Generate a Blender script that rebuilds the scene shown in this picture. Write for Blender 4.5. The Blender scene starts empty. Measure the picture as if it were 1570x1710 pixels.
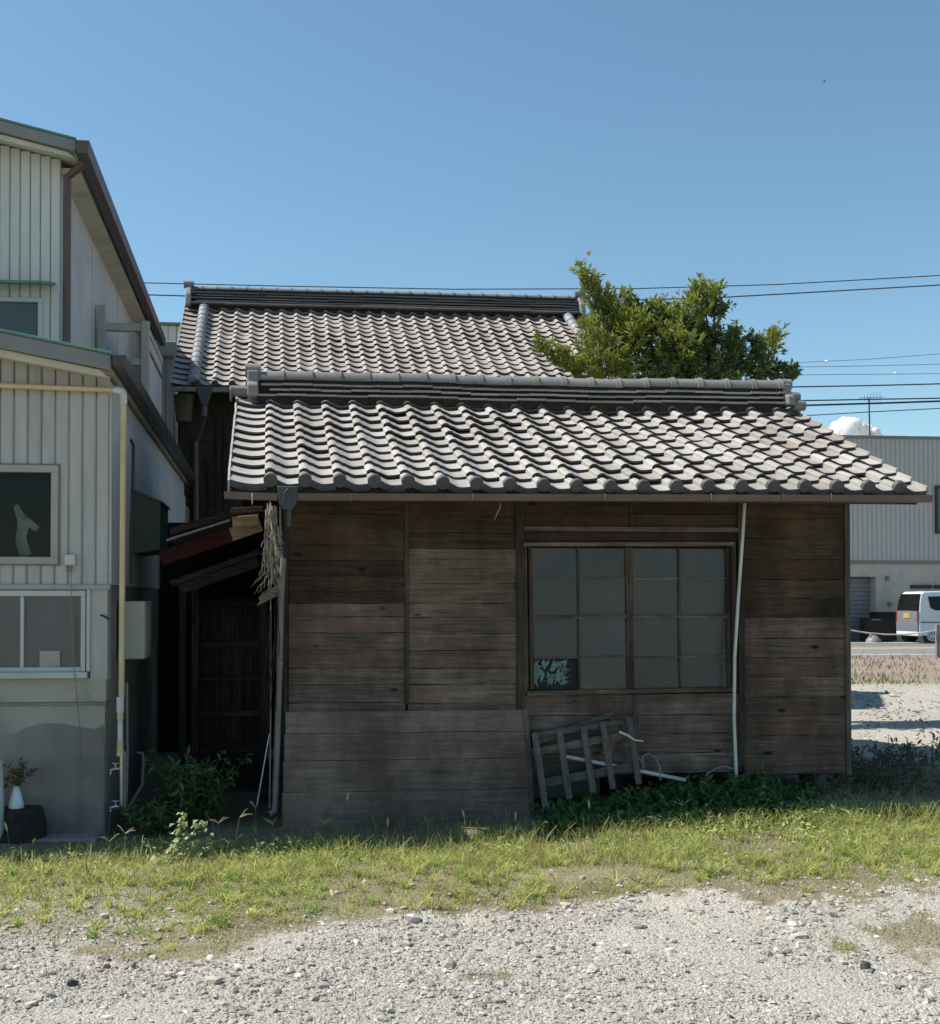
import bpy, bmesh, math, random
import numpy as np
from mathutils import Vector, Matrix

R = math.radians
rnd = random.Random(7)
nr = np.random.default_rng(11)
scene = bpy.context.scene
COL = scene.collection

# ------------------------------------------------------------------ camera, sky, sun, exposure
F, CX, CY = 1880.0, 626.0, 967.0          # photograph's focal length and principal point, in its own pixels
YAW, PITCH, EYE = R(5.5), R(1.0), 1.88
SUN_ELEV, SUN_AZ = R(53.5), R(-74)          # azimuth from +Y, clockwise positive

cam_data = bpy.data.cameras.new('camera')
cam = bpy.data.objects.new('camera', cam_data)
COL.objects.link(cam)
cam.location = (0, 0, EYE)
cam.rotation_euler = (R(90) + PITCH, 0, -YAW)
cam_data.sensor_fit = 'HORIZONTAL'
cam_data.sensor_width = 36
cam_data.lens = F / 1570 * 36
cam_data.shift_x = (785 - CX) / 1570
cam_data.shift_y = (CY - 855) / 1570
cam_data.clip_start = 0.05
cam_data.clip_end = 20000
scene.camera = cam

world = bpy.data.worlds.new('World')
scene.world = world
world.use_nodes = True
wn = world.node_tree
bg = wn.nodes['Background']
sky = wn.nodes.new('ShaderNodeTexSky')
sky.sky_type = 'NISHITA'
sky.sun_disc = False
sky.sun_elevation = SUN_ELEV
sky.sun_rotation = SUN_AZ
sky.altitude = 0
sky.air_density = 1.0
sky.dust_density = 0.25
sky.ozone_density = 3.0
tint = wn.nodes.new('ShaderNodeMix'); tint.data_type = 'RGBA'; tint.blend_type = 'MULTIPLY'    # camera white balance
tint.inputs[0].default_value = 1.0
tint.inputs[7].default_value = (0.965, 1.105, 1.02, 1)
wn.links.new(sky.outputs[0], tint.inputs[6])
wn.links.new(tint.outputs[2], bg.inputs[0])
bg.inputs[1].default_value = 0.075

sd = bpy.data.lights.new('sun', 'SUN')
sun = bpy.data.objects.new('sun', sd)
COL.objects.link(sun)
sd.energy = 3.85
sd.angle = R(0.5)
sd.color = (1.0, 0.945, 0.87)
SUNV = Vector((math.sin(SUN_AZ) * math.cos(SUN_ELEV), math.cos(SUN_AZ) * math.cos(SUN_ELEV), math.sin(SUN_ELEV)))
sun.rotation_euler = SUNV.to_track_quat('Z', 'Y').to_euler()
sun.location = (-20, 10, 40)

scene.view_settings.view_transform = 'Standard'
scene.view_settings.look = 'None'
scene.view_settings.exposure = 0.95
scene.view_settings.gamma = 1.0
scene.render.engine = 'CYCLES'
scene.cycles.use_denoising = True
scene.cycles.max_bounces = 6

# ------------------------------------------------------------------ helpers
def ray(px, py):
    x = (px - CX) / F; y = -(py - CY) / F
    up = y * math.cos(PITCH) + math.sin(PITCH); fw = math.cos(PITCH) - y * math.sin(PITCH)
    return Vector((x * math.cos(YAW) + fw * math.sin(YAW), -x * math.sin(YAW) + fw * math.cos(YAW), up))

def at(px, py, X=None, Y=None, Z=None):
    r = ray(px, py)
    t = Y / r.y if Y is not None else (X / r.x if X is not None else (Z - EYE) / r.z)
    return Vector((r.x * t, r.y * t, EYE + r.z * t))

def atX(px, Y, py=1000):
    return at(px, py, Y=Y).x

def atZ(py, Y, px=785):
    return at(px, py, Y=Y).z

ORG = {}
def empty(name, loc, label=None, cat=None, group=None):
    o = bpy.data.objects.new(name, None)
    COL.objects.link(o)
    o.location = loc
    o.empty_display_size = 0.2
    ORG[o] = Vector(loc)
    if label: tag(o, label, cat, group)
    return o

def tag(o, label, cat, group=None):
    o['label'] = label
    o['category'] = cat
    if group: o['group'] = group
    return o

def link(name, me, parent=None, loc=None):
    """loc is a world position"""
    o = bpy.data.objects.new(name, me)
    COL.objects.link(o)
    L = Vector(loc) if loc is not None else Vector((0, 0, 0))
    if parent is not None:
        o.parent = parent
        o.location = L - ORG[parent]
    else:
        o.location = L
    ORG[o] = L
    return o

class MB:
    def __init__(self):
        self.v = []; self.f = []; self.s = []; self.mi = {}; self.slot = 0
    def add(self, vs, fs, smooth=False):
        b = len(self.v)
        if self.slot: self.mi.update({len(self.f) + i: self.slot for i in range(len(fs))})
        self.v += [tuple(p) for p in vs]
        self.f += [tuple(i + b for i in f) for f in fs]
        self.s += [smooth] * len(fs)
        return self
    def box(self, x0, x1, y0, y1, z0, z1):
        return self.add([(x0,y0,z0),(x1,y0,z0),(x1,y1,z0),(x0,y1,z0),(x0,y0,z1),(x1,y0,z1),(x1,y1,z1),(x0,y1,z1)],
                        [(0,3,2,1),(4,5,6,7),(0,1,5,4),(1,2,6,5),(2,3,7,6),(3,0,4,7)])
    def plank(self, p0, p1, w, t, n=(0, -1, 0)):
        """bar from p0 to p1, width w across, thickness t along n"""
        p0, p1, n = Vector(p0), Vector(p1), Vector(n)
        d = (p1 - p0).normalized()
        n = (n - d * n.dot(d)).normalized()
        s = d.cross(n) * (w / 2); n = n * (t / 2)
        vs = [p0-s-n, p0+s-n, p0+s+n, p0-s+n, p1-s-n, p1+s-n, p1+s+n, p1-s+n]
        return self.add(vs, [(0,3,2,1),(4,5,6,7),(0,1,5,4),(1,2,6,5),(2,3,7,6),(3,0,4,7)])
    def tube(self, pts, r, n=8, cap=True):
        pts = [Vector(p) for p in pts]
        rs = r if isinstance(r, (list, tuple)) else [r] * len(pts)
        d0 = (pts[1] - pts[0]).normalized()
        a = Vector((0, 0, 1)) if abs(d0.z) < 0.9 else Vector((1, 0, 0))
        u = d0.cross(a).normalized()
        vs = []; fs = []
        for i, p in enumerate(pts):
            d = (pts[min(i+1, len(pts)-1)] - pts[max(i-1, 0)])
            d = d.normalized() if d.length > 1e-9 else d0
            u = (u - d * u.dot(d)).normalized()
            w = d.cross(u)
            for k in range(n):
                an = 2 * math.pi * k / n
                vs.append(p + (u * math.cos(an) + w * math.sin(an)) * rs[i])
        for i in range(len(pts) - 1):
            for k in range(n):
                k2 = (k + 1) % n
                fs.append((i*n+k, i*n+k2, (i+1)*n+k2, (i+1)*n+k))
        self.add(vs, fs, n > 5)
        if cap:
            b = len(self.v) - len(vs)
            self.f.append(tuple(b + k for k in range(n))[::-1]); self.s.append(False)
            self.f.append(tuple(b + (len(pts)-1)*n + k for k in range(n))); self.s.append(False)
        return self
    def prism(self, poly, axis, a0, a1):
        """poly of 2D points swept along axis 'x','y' or 'z' from a0 to a1"""
        def P(p, a):
            return {'x': (a, p[0], p[1]), 'y': (p[0], a, p[1]), 'z': (p[0], p[1], a)}[axis]
        n = len(poly)
        vs = [P(p, a0) for p in poly] + [P(p, a1) for p in poly]
        fs = [tuple(range(n))[::-1], tuple(range(n, 2*n))] + [(i, (i+1) % n, n+(i+1) % n, n+i) for i in range(n)]
        return self.add(vs, fs)
    def lathe(self, c, prof, n=16):
        c = Vector(c); vs = []; fs = []
        for r_, z in prof:
            for k in range(n):
                a = 2*math.pi*k/n
                vs.append(c + Vector((r_*math.cos(a), r_*math.sin(a), z)))
        for i in range(len(prof)-1):
            for k in range(n):
                k2 = (k+1) % n
                fs.append((i*n+k, i*n+k2, (i+1)*n+k2, (i+1)*n+k))
        fs.append(tuple(range(n))[::-1]); fs.append(tuple((len(prof)-1)*n+k for k in range(n)))
        return self.add(vs, fs, True)
    def mesh(self, name, mat, org=(0, 0, 0)):
        me = bpy.data.meshes.new(name)
        ox, oy, oz = org
        me.from_pydata([(x-ox, y-oy, z-oz) for x, y, z in self.v], [], self.f)
        me.polygons.foreach_set('use_smooth', self.s)
        for i_, k_ in self.mi.items(): me.polygons[i_].material_index = k_
        me.update()
        bm = bmesh.new(); bm.from_mesh(me)
        bmesh.ops.recalc_face_normals(bm, faces=bm.faces)
        bm.to_mesh(me); bm.free()
        if any(self.s):
            try: me.set_sharp_from_angle(angle=R(42))
            except Exception: pass
        for m_ in (mat if isinstance(mat, (list, tuple)) else [mat]): me.materials.append(m_)
        return me
    def build(self, name, mat, parent=None, bevel=0.0, org=None):
        if org is None:
            if parent is not None: org = ORG[parent]
            else:
                a = np.array(self.v); org = Vector((float(a[:,0].mean()), float(a[:,1].mean()), float(a[:,2].min())))
        o = link(name, self.mesh(name, mat, org), parent, org)
        if bevel:
            m = o.modifiers.new('bevel', 'BEVEL'); m.width = bevel; m.segments = 1; m.limit_method = 'ANGLE'; m.angle_limit = R(50)
        return o

def B(*a): return MB().box(*a)

def vnoise(x, y, scale, seed):
    x = np.asarray(x, float) * scale; y = np.asarray(y, float) * scale
    xi = np.floor(x).astype(np.int64); yi = np.floor(y).astype(np.int64)
    fx = x - xi; fy = y - yi
    fx = fx*fx*(3-2*fx); fy = fy*fy*(3-2*fy)
    def h(a, b):
        n = (a * 374761393 + b * 668265263 + seed * 1442695041) & 0x7fffffff
        n = ((n ^ (n >> 13)) * 1274126177) & 0x7fffffff
        return ((n ^ (n >> 16)) & 0xffff) / 65535.0
    return (h(xi, yi)*(1-fx) + h(xi+1, yi)*fx)*(1-fy) + (h(xi, yi+1)*(1-fx) + h(xi+1, yi+1)*fx)*fy

def fbm(x, y, scale, seed):
    return 0.55*vnoise(x, y, scale, seed) + 0.3*vnoise(x, y, scale*2.1, seed+1) + 0.15*vnoise(x, y, scale*4.3, seed+2)

def sst(a, b, x):
    t = np.clip((np.asarray(x, float) - a) / (b - a), 0, 1)
    return t*t*(3-2*t)

def array_mesh(name, verts, loops, sizes, mat, colors=None, smooth=False):
    """fast mesh from numpy; colors are per vertex"""
    me = bpy.data.meshes.new(name)
    me.vertices.add(len(verts)); me.vertices.foreach_set('co', np.asarray(verts, np.float32).ravel())
    me.loops.add(len(loops)); me.loops.foreach_set('vertex_index', np.asarray(loops, np.int32))
    sizes = np.asarray(sizes, np.int32)
    me.polygons.add(len(sizes))
    me.polygons.foreach_set('loop_start', np.concatenate([[0], np.cumsum(sizes)[:-1]]).astype(np.int32))
    me.polygons.foreach_set('loop_total', sizes)
    me.polygons.foreach_set('use_smooth', np.full(len(sizes), smooth))
    if colors is not None:
        at_ = me.attributes.new('Col', 'FLOAT_COLOR', 'POINT')
        c = np.ones((len(verts), 4), np.float32); c[:, :3] = colors
        at_.data.foreach_set('color', c.ravel())
    me.update(calc_edges=True); me.validate()
    me.materials.append(mat)
    return me

# ------------------------------------------------------------------ materials
class NT:
    def __init__(self, name):
        self.m = bpy.data.materials.new(name); self.m.use_nodes = True
        self.t = self.m.node_tree; self.p = self.t.nodes['Principled BSDF']
    def n(self, typ, **kw):
        x = self.t.nodes.new(typ)
        for k, v in kw.items():
            if k.startswith('i_'):
                key = k[2:]
                x.inputs[int(key) if key.isdigit() else key].default_value = v
            else: setattr(x, k, v)
        return x
    def l(self, a, b): self.t.links.new(a, b)
    def mix(self, fac, a, b, mode='MIX'):
        x = self.t.nodes.new('ShaderNodeMix'); x.data_type = 'RGBA'; x.blend_type = mode
        for s, v in ((x.inputs[0], fac), (x.inputs[6], a), (x.inputs[7], b)):
            if hasattr(v, 'is_linked'): self.l(v, s)
            else: s.default_value = v if not isinstance(v, tuple) else (*v[:3], 1)
        return x.outputs[2]
    def ramp(self, src, a, b):
        x = self.n('ShaderNodeMapRange', i_1=a, i_2=b); x.clamp = True
        self.l(src, x.inputs[0]); return x.outputs[0]
    def math(self, op, a, b=0.0):
        x = self.n('ShaderNodeMath', operation=op)
        for s, v in ((x.inputs[0], a), (x.inputs[1], b)):
            if hasattr(v, 'is_linked'): self.l(v, s)
            else: s.default_value = v
        return x.outputs[0]
    def coords(self, scale=(1, 1, 1), space='Object', rnd_off=True):
        tc = self.n('ShaderNodeTexCoord'); mp = self.n('ShaderNodeMapping')
        mp.inputs[3].default_value = scale
        src = tc.outputs[space]
        if rnd_off:
            oi = self.n('ShaderNodeObjectInfo')
            sc = self.n('ShaderNodeVectorMath', operation='SCALE'); sc.inputs[0].default_value = (17.3, 11.7, 23.1)
            self.l(oi.outputs['Random'], sc.inputs[3])
            ad = self.n('ShaderNodeVectorMath', operation='ADD')
            self.l(src, ad.inputs[0]); self.l(sc.outputs[0], ad.inputs[1]); src = ad.outputs[0]
            self.rand = oi.outputs['Random']
        self.l(src, mp.inputs[0])
        return mp.outputs[0]
    def noise(self, vec, scale, detail=4, rough=0.55):
        x = self.n('ShaderNodeTexNoise'); x.inputs['Scale'].default_value = scale
        x.inputs['Detail'].default_value = detail; x.inputs['Roughness'].default_value = rough
        self.l(vec, x.inputs['Vector']); return x.outputs[0]
    def bump(self, h, strength, dist=0.01):
        x = self.n('ShaderNodeBump'); x.inputs['Strength'].default_value = strength; x.inputs['Distance'].default_value = dist
        self.l(h, x.inputs['Height']); self.l(x.outputs[0], self.p.inputs['Normal'])

def mat(name, c1, c2=None, scale=5, rough=0.7, bump=0.15, bscale=60, rvar=0.0, metal=0.0, spec=0.4, c3=None, c3amt=0.35, stretch=(1, 1, 1)):
    N = NT(name)
    c2 = c2 or tuple(v * 0.8 for v in c1)
    v = N.coords(stretch)
    a = N.noise(v, scale, 5, 0.6)
    col = N.mix(N.ramp(a, 0.35, 0.65), c1, c2)
    if c3:
        b = N.noise(v, scale * 0.45 + 0.7, 6, 0.7)
        col = N.mix(N.ramp(b, 0.62 - c3amt * 0.4, 0.72), col, c3)
    if rvar:
        val = N.ramp(N.rand, 0, 1); val = N.math('MULTIPLY_ADD', val, 2 * rvar)
        val.node.inputs[2].default_value = 1 - rvar
        hs = N.n('ShaderNodeHueSaturation'); N.l(col, hs.inputs['Color']); N.l(val, hs.inputs['Value']); col = hs.outputs[0]
    N.l(col, N.p.inputs['Base Color'])
    N.p.inputs['Roughness'].default_value = rough
    N.p.inputs['Metallic'].default_value = metal
    N.p.inputs['Specular IOR Level'].default_value = spec
    if bump: N.bump(N.noise(v, bscale, 4), bump)
    return N.m

def wood(name, light, dark, axis='x', rvar=0.22, stain=None, knots=True, warm=None):
    N = NT(name)
    sc = {'x': (1.2, 26, 26), 'z': (26, 26, 1.2), 'y': (26, 1.2, 26)}[axis]
    v = N.coords(sc)
    g = N.noise(v, 1.6, 8, 0.68)
    col = N.mix(N.ramp(g, 0.36, 0.66), dark, light)
    fine = N.noise(v, 7.0, 6, 0.75)
    col = N.mix(N.ramp(fine, 0.52, 0.72), col, tuple(x * 0.45 for x in dark))
    iso = N.coords((1, 1, 1))
    big = N.noise(iso, 2.3, 5, 0.6)
    if stain: col = N.mix(N.ramp(big, 0.47, 0.66), col, stain)
    if warm:
        wv = N.noise(N.coords((0.8, 5, 5)), 1.1, 3)
        col = N.mix(N.ramp(wv, 0.5, 0.7), col, warm)
    if knots:
        ks = {'x': (3.2, 7, 7), 'z': (7, 7, 3.2), 'y': (7, 3.2, 7)}[axis]
        vo = N.n('ShaderNodeTexVoronoi'); vo.inputs['Scale'].default_value = 1.0
        N.l(N.coords(ks), vo.inputs['Vector'])
        kd = N.ramp(vo.outputs['Distance'], 0.17, 0.07)
        vc = N.n('ShaderNodeSeparateColor'); N.l(vo.outputs['Color'], vc.inputs[0])
        kd = N.math('MULTIPLY', kd, N.math('GREATER_THAN', vc.outputs[0], 0.55))
        col = N.mix(kd, col, tuple(x * 0.25 for x in dark))
    geo = N.n('ShaderNodeNewGeometry'); wm = N.n('ShaderNodeMapping'); wm.inputs[3].default_value = (1.5, 1.5, 1.0)
    N.l(geo.outputs['Position'], wm.inputs[0])
    wst = N.ramp(N.noise(wm.outputs[0], 1.25, 6, 0.62), 0.36, 0.64)
    wst2 = N.ramp(N.noise(wm.outputs[0], 6.0, 4, 0.6), 0.40, 0.62)
    col = N.mix(0.8, col, N.mix(wst, (0.50, 0.49, 0.48), (1.2, 1.18, 1.16)), 'MULTIPLY')
    col = N.mix(0.35, col, N.mix(wst2, (0.6, 0.58, 0.56), (1.15, 1.13, 1.12)), 'MULTIPLY')
    val = N.math('MULTIPLY_ADD', N.rand, 2 * rvar); val.node.inputs[2].default_value = 1 - rvar
    hs = N.n('ShaderNodeHueSaturation'); N.l(col, hs.inputs['Color']); N.l(val, hs.inputs['Value'])
    N.l(hs.outputs[0], N.p.inputs['Base Color'])
    N.p.inputs['Roughness'].default_value = 0.85
    N.p.inputs['Specular IOR Level'].default_value = 0.2
    N.bump(N.math('ADD', g, fine), 0.5, 0.006)
    return N.m

def tile_mat(name, base, warm, dark, rvar):
    N = NT(name)
    v = N.coords()
    a = N.noise(v, 9, 6, 0.65)
    col = N.mix(N.ramp(a, 0.3, 0.7), base, tuple(x * 0.82 for x in base))
    wr = N.ramp(N.rand, 0.62, 1.0)
    b = N.noise(v, 5, 4, 0.6)
    col = N.mix(N.math('MULTIPLY', N.math('MULTIPLY', wr, 0.55), N.ramp(b, 0.35, 0.62)), col, warm)
    c = N.noise(v, 26, 6, 0.7)
    col = N.mix(N.math('MULTIPLY', N.ramp(c, 0.55, 0.68), 0.5), col, dark)
    gp_ = N.n('ShaderNodeNewGeometry'); big = N.noise(gp_.outputs['Position'], 1.1, 5, 0.62)
    col = N.mix(N.math('MULTIPLY', N.ramp(big, 0.48, 0.68), 0.42), col, tuple(x * 0.8 for x in warm))
    sp = N.n('ShaderNodeMath', operation='FRACT'); N.l(N.math('MULTIPLY', N.rand, 7.13), sp.inputs[0])
    val = N.math('MULTIPLY_ADD', sp.outputs[0], 2 * rvar); val.node.inputs[2].default_value = 1 - rvar
    hs = N.n('ShaderNodeHueSaturation'); N.l(col, hs.inputs['Color']); N.l(val, hs.inputs['Value'])
    N.l(hs.outputs[0], N.p.inputs['Base Color'])
    N.p.inputs['Roughness'].default_value = 0.62
    N.p.inputs['Specular IOR Level'].default_value = 0.35
    N.bump(N.math('ADD', a, c), 0.25, 0.004)
    return N.m

def attr_mat(name, rough=0.8, translucent=0.0, bump=0.0, bscale=80):
    N = NT(name)
    at_ = N.n('ShaderNodeAttribute', attribute_name='Col')
    N.l(at_.outputs['Color'], N.p.inputs['Base Color'])
    N.p.inputs['Roughness'].default_value = rough
    N.p.inputs['Specular IOR Level'].default_value = 0.25
    if bump: N.bump(N.noise(N.coords(rnd_off=False), bscale, 4), bump)
    if translucent:
        tr = N.n('ShaderNodeBsdfTranslucent'); N.l(at_.outputs['Color'], tr.inputs[0])
        mx = N.n('ShaderNodeMixShader'); mx.inputs[0].default_value = translucent
        out = N.t.nodes['Material Output']
        N.l(N.p.outputs[0], mx.inputs[1]); N.l(tr.outputs[0], mx.inputs[2]); N.l(mx.outputs[0], out.inputs[0])
    return N.m

def glass_mat(name, col, rough, spec=0.5, spots=0.3, dusty_streaked=False):
    N = NT(name)
    v = N.coords()
    a = N.noise(v, 7, 6, 0.65)
    c = N.mix(N.ramp(a, 0.4, 0.7), col, tuple(x * (1 + spots) for x in col))
    if dusty_streaked:
        b = N.noise(v, 1.8, 5, 0.6)
        c = N.mix(N.math('MULTIPLY', N.ramp(b, 0.42, 0.66), 0.5), c, (0.056, 0.059, 0.058))
        st = N.noise(N.coords((2.2, 2.2, 42)), 1.0, 3, 0.5)
        c = N.mix(N.math('MULTIPLY', N.ramp(st, 0.68, 0.76), 0.45), c, (0.19, 0.19, 0.18))  # thin pale horizontal streaks at random heights
        val = N.math('MULTIPLY_ADD', N.rand, 0.55); val.node.inputs[2].default_value = 0.68
        hs = N.n('ShaderNodeHueSaturation'); N.l(c, hs.inputs['Color']); N.l(val, hs.inputs['Value']); c = hs.outputs[0]
    N.l(c, N.p.inputs['Base Color'])
    N.l(N.math('ADD', N.math('MULTIPLY', a, 0.25), rough), N.p.inputs['Roughness'])
    N.p.inputs['Specular IOR Level'].default_value = spec
    return N.m

M = {}
M['board_low'] = wood('weathered_grey_board', (0.276, 0.209, 0.174), (0.106, 0.077, 0.063), 'x', 0.17, stain=(0.132, 0.09, 0.074), warm=(0.185, 0.108, 0.082))
M['board_right'] = wood('weathered_brown_board', (0.228, 0.168, 0.137), (0.083, 0.058, 0.047), 'x', 0.16, stain=(0.11, 0.072, 0.057), warm=(0.17, 0.092, 0.062))
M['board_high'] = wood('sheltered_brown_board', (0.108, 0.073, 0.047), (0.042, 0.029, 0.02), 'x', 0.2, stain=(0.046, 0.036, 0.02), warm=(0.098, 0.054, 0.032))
M['board_pale'] = wood('bleached_board', (0.21, 0.158, 0.114), (0.10, 0.073, 0.052), 'x', 0.15, stain=(0.12, 0.10, 0.075))
M['panel_board'] = wood('panel_board', (0.285, 0.206, 0.170), (0.165, 0.119, 0.099), 'x', 0.1, stain=(0.22, 0.15, 0.118), knots=False)
M['batten'] = wood('dark_batten', (0.10, 0.078, 0.058), (0.042, 0.033, 0.026), 'z', 0.15)
M['batten_grey'] = wood('grey_batten', (0.19, 0.165, 0.145), (0.095, 0.08, 0.068), 'z', 0.1)
M['rail'] = wood('window_rail', (0.24, 0.19, 0.15), (0.10, 0.075, 0.058), 'x', 0.15, knots=False)
M['stile'] = wood('window_stile', (0.13, 0.095, 0.07), (0.055, 0.04, 0.03), 'z', 0.15, knots=False)
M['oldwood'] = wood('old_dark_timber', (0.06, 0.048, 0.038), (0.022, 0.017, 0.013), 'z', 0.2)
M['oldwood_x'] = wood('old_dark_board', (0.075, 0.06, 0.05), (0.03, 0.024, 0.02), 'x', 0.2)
M['rafter'] = wood('rafter_wood', (0.12, 0.09, 0.06), (0.05, 0.038, 0.027), 'y', 0.15, knots=False)
M['slat'] = wood('lattice_slat', (0.20, 0.178, 0.16), (0.12, 0.105, 0.095), 'z', 0.12, knots=False)
M['slat_x'] = wood('lattice_rail', (0.18, 0.16, 0.145), (0.10, 0.088, 0.08), 'x', 0.12, knots=False)
M['redboard'] = wood('red_painted_board', (0.085, 0.014, 0.010), (0.035, 0.009, 0.007), 'x', 0.15, stain=(0.045, 0.022, 0.016), knots=False)
M['tanboard_lit'] = wood('sunlit_tan_board', (0.42, 0.30, 0.18), (0.24, 0.16, 0.09), 'x', 0.1, knots=False)  # tan wood, its colour brightened for the sunlit portion
M['tile'] = tile_mat('roof_tile_grey', (0.375, 0.357, 0.328), (0.27, 0.205, 0.155), (0.14, 0.125, 0.11), 0.19)
M['tile_edge'] = mat('roof_tile_unbleached_shaded_edge', (0.055, 0.046, 0.04), (0.032, 0.027, 0.024), 12, 0.6, 0.1)  # unbleached lip, darkened further with the shade under the tile edge
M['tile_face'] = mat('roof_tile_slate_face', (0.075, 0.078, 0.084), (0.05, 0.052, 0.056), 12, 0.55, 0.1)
M['tile_rear'] = tile_mat('roof_tile_rear', (0.37, 0.335, 0.305), (0.30, 0.23, 0.18), (0.12, 0.115, 0.11), 0.12)
M['ridge'] = tile_mat('ridge_tile_slate', (0.20, 0.193, 0.185), (0.17, 0.145, 0.12), (0.07, 0.075, 0.08), 0.15)
M['noshi'] = tile_mat('ridge_course_tile', (0.32, 0.285, 0.255), (0.26, 0.20, 0.16), (0.10, 0.09, 0.08), 0.2)
M['noshi_dark'] = tile_mat('rear_ridge_course', (0.13, 0.125, 0.12), (0.16, 0.13, 0.11), (0.05, 0.05, 0.05), 0.25)
M['clay'] = mat('ridge_clay', (0.04, 0.03, 0.023), (0.02, 0.015, 0.012), 14, 0.95, 0.6, 30)
M['soffit'] = wood('roof_deck', (0.10, 0.08, 0.055), (0.045, 0.036, 0.026), 'y', 0.1, knots=False)
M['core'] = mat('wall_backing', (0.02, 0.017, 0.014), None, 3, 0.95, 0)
M['gutter'] = mat('brown_gutter', (0.135, 0.092, 0.072), (0.10, 0.07, 0.056), 4, 0.5, 0.05, 30, c3=(0.16, 0.13, 0.11), c3amt=0.2)
M['gutter_dark'] = mat('dark_gutter', (0.06, 0.05, 0.048), (0.042, 0.036, 0.035), 4, 0.45, 0.05)
M['darkplastic'] = mat('slate_plastic', (0.05, 0.054, 0.06), None, 6, 0.5, 0.05)
M['pipe_grey'] = mat('grey_pipe', (0.225, 0.195, 0.188), (0.165, 0.143, 0.138), 3, 0.5, 0.05, c3=(0.11, 0.10, 0.09), c3amt=0.2)
M['pvc_white'] = mat('white_pvc', (0.64, 0.61, 0.58), (0.49, 0.46, 0.43), 5, 0.4, 0.03, c3=(0.35, 0.32, 0.28), c3amt=0.15)
M['pvc_yellow'] = mat('yellowed_pvc', (0.58, 0.47, 0.27), (0.50, 0.39, 0.21), 3, 0.4, 0.03, c3=(0.42, 0.31, 0.17), c3amt=0.2)
M['wire'] = mat('wire_black', (0.03, 0.03, 0.035), None, 3, 0.6, 0)
M['pane'] = glass_mat('frosted_pane', (0.027, 0.031, 0.033), 0.16, 0.5, 0.3, True)
M['pane_dark'] = glass_mat('dark_pane', (0.007, 0.007, 0.007), 0.0, 0.25, 0.6)
M['pane_grey'] = glass_mat('grey_pane', (0.075, 0.078, 0.082), 0.05, 0.5, 0.2)
M['rib'] = mat('ribbed_sheet', (0.425, 0.405, 0.375), (0.37, 0.352, 0.325), 2.5, 0.5, 0.06, 40, 0.04, c3=(0.30, 0.31, 0.29), c3amt=0.2, stretch=(4, 4, 0.7))
M['rib_green'] = mat('ribbed_sheet_pale_green', (0.545, 0.53, 0.49), (0.49, 0.476, 0.44), 2.5, 0.5, 0.06, 40, 0.04, stretch=(4, 4, 0.7))
M['rib_grey'] = mat('ribbed_sheet_grey', (0.24, 0.24, 0.24), (0.19, 0.19, 0.19), 2.5, 0.6, 0.06, stretch=(4, 4, 0.7))
M['flash_green'] = mat('green_roof_metal', (0.10, 0.225, 0.16), (0.075, 0.17, 0.12), 4, 0.45, 0.05, c3=(0.16, 0.22, 0.17), c3amt=0.25)
M['fascia'] = mat('grey_fascia', (0.20, 0.195, 0.185), (0.165, 0.16, 0.155), 3, 0.6, 0.08)
M['cream'] = mat('cream_trim', (0.52, 0.49, 0.37), (0.43, 0.40, 0.30), 3, 0.6, 0.06, c3=(0.33, 0.30, 0.22), c3amt=0.2)
M['trim'] = mat('alu_trim', (0.50, 0.50, 0.49), (0.42, 0.42, 0.41), 3, 0.4, 0.02, metal=0.0)
M['trim_beige'] = mat('beige_trim', (0.36, 0.335, 0.31), (0.31, 0.29, 0.265), 3, 0.5, 0.03)
M['sidewall'] = mat('flat_siding', (0.47, 0.46, 0.455), (0.40, 0.392, 0.388), 1.2, 0.7, 0.08, c3=(0.33, 0.33, 0.34), c3amt=0.2)
M['cement'] = mat('old_cement', (0.30, 0.268, 0.235), (0.215, 0.192, 0.168), 1.7, 0.95, 0.35, 45, c3=(0.14, 0.125, 0.11), c3amt=0.4)
M['render'] = mat('painted_render', (0.40, 0.375, 0.33), (0.335, 0.315, 0.277), 1.5, 0.9, 0.2, 60, c3=(0.22, 0.20, 0.175), c3amt=0.25)
M['brownpipe'] = mat('brown_downpipe', (0.115, 0.07, 0.062), (0.085, 0.054, 0.05), 4, 0.5, 0.05)
M['metal'] = mat('tap_metal', (0.5, 0.5, 0.48), (0.35, 0.33, 0.3), 20, 0.35, 0.1, metal=0.9)
M['stone'] = mat('grey_stone', (0.33, 0.315, 0.29), (0.22, 0.21, 0.195), 9, 0.95, 0.6, 40)
M['straw'] = mat('dry_vine', (0.43, 0.36, 0.27), (0.13, 0.095, 0.065), 14, 0.9, 0.2, 90)
M['bark'] = mat('tree_bark', (0.11, 0.085, 0.065), (0.06, 0.047, 0.037), 12, 0.95, 0.8, 30)
M['leaf'] = attr_mat('foliage', 0.55, 0.35)
M['grassm'] = attr_mat('grass_blades', 0.7, 0.5)
M['pebble'] = attr_mat('pebbles', 0.95, 0, 0.5, 120)
M['green_sheet'] = mat('green_sheet', (0.045, 0.10, 0.075), (0.07, 0.065, 0.04), 3, 0.6, 0.1, c3=(0.11, 0.07, 0.04), c3amt=0.3)
M['meter'] = mat('meter_box_beige', (0.40, 0.39, 0.34), (0.34, 0.33, 0.29), 3, 0.5, 0.03)
M['ceramic'] = mat('white_ceramic', (0.75, 0.76, 0.78), (0.68, 0.69, 0.70), 4, 0.25, 0.0)
M['black'] = mat('matte_black', (0.012, 0.012, 0.013), None, 4, 0.7, 0.05)
M['teal'] = mat('teal_strip', (0.18, 0.265, 0.25), (0.09, 0.14, 0.135), 28, 0.6, 0.05)


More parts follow.
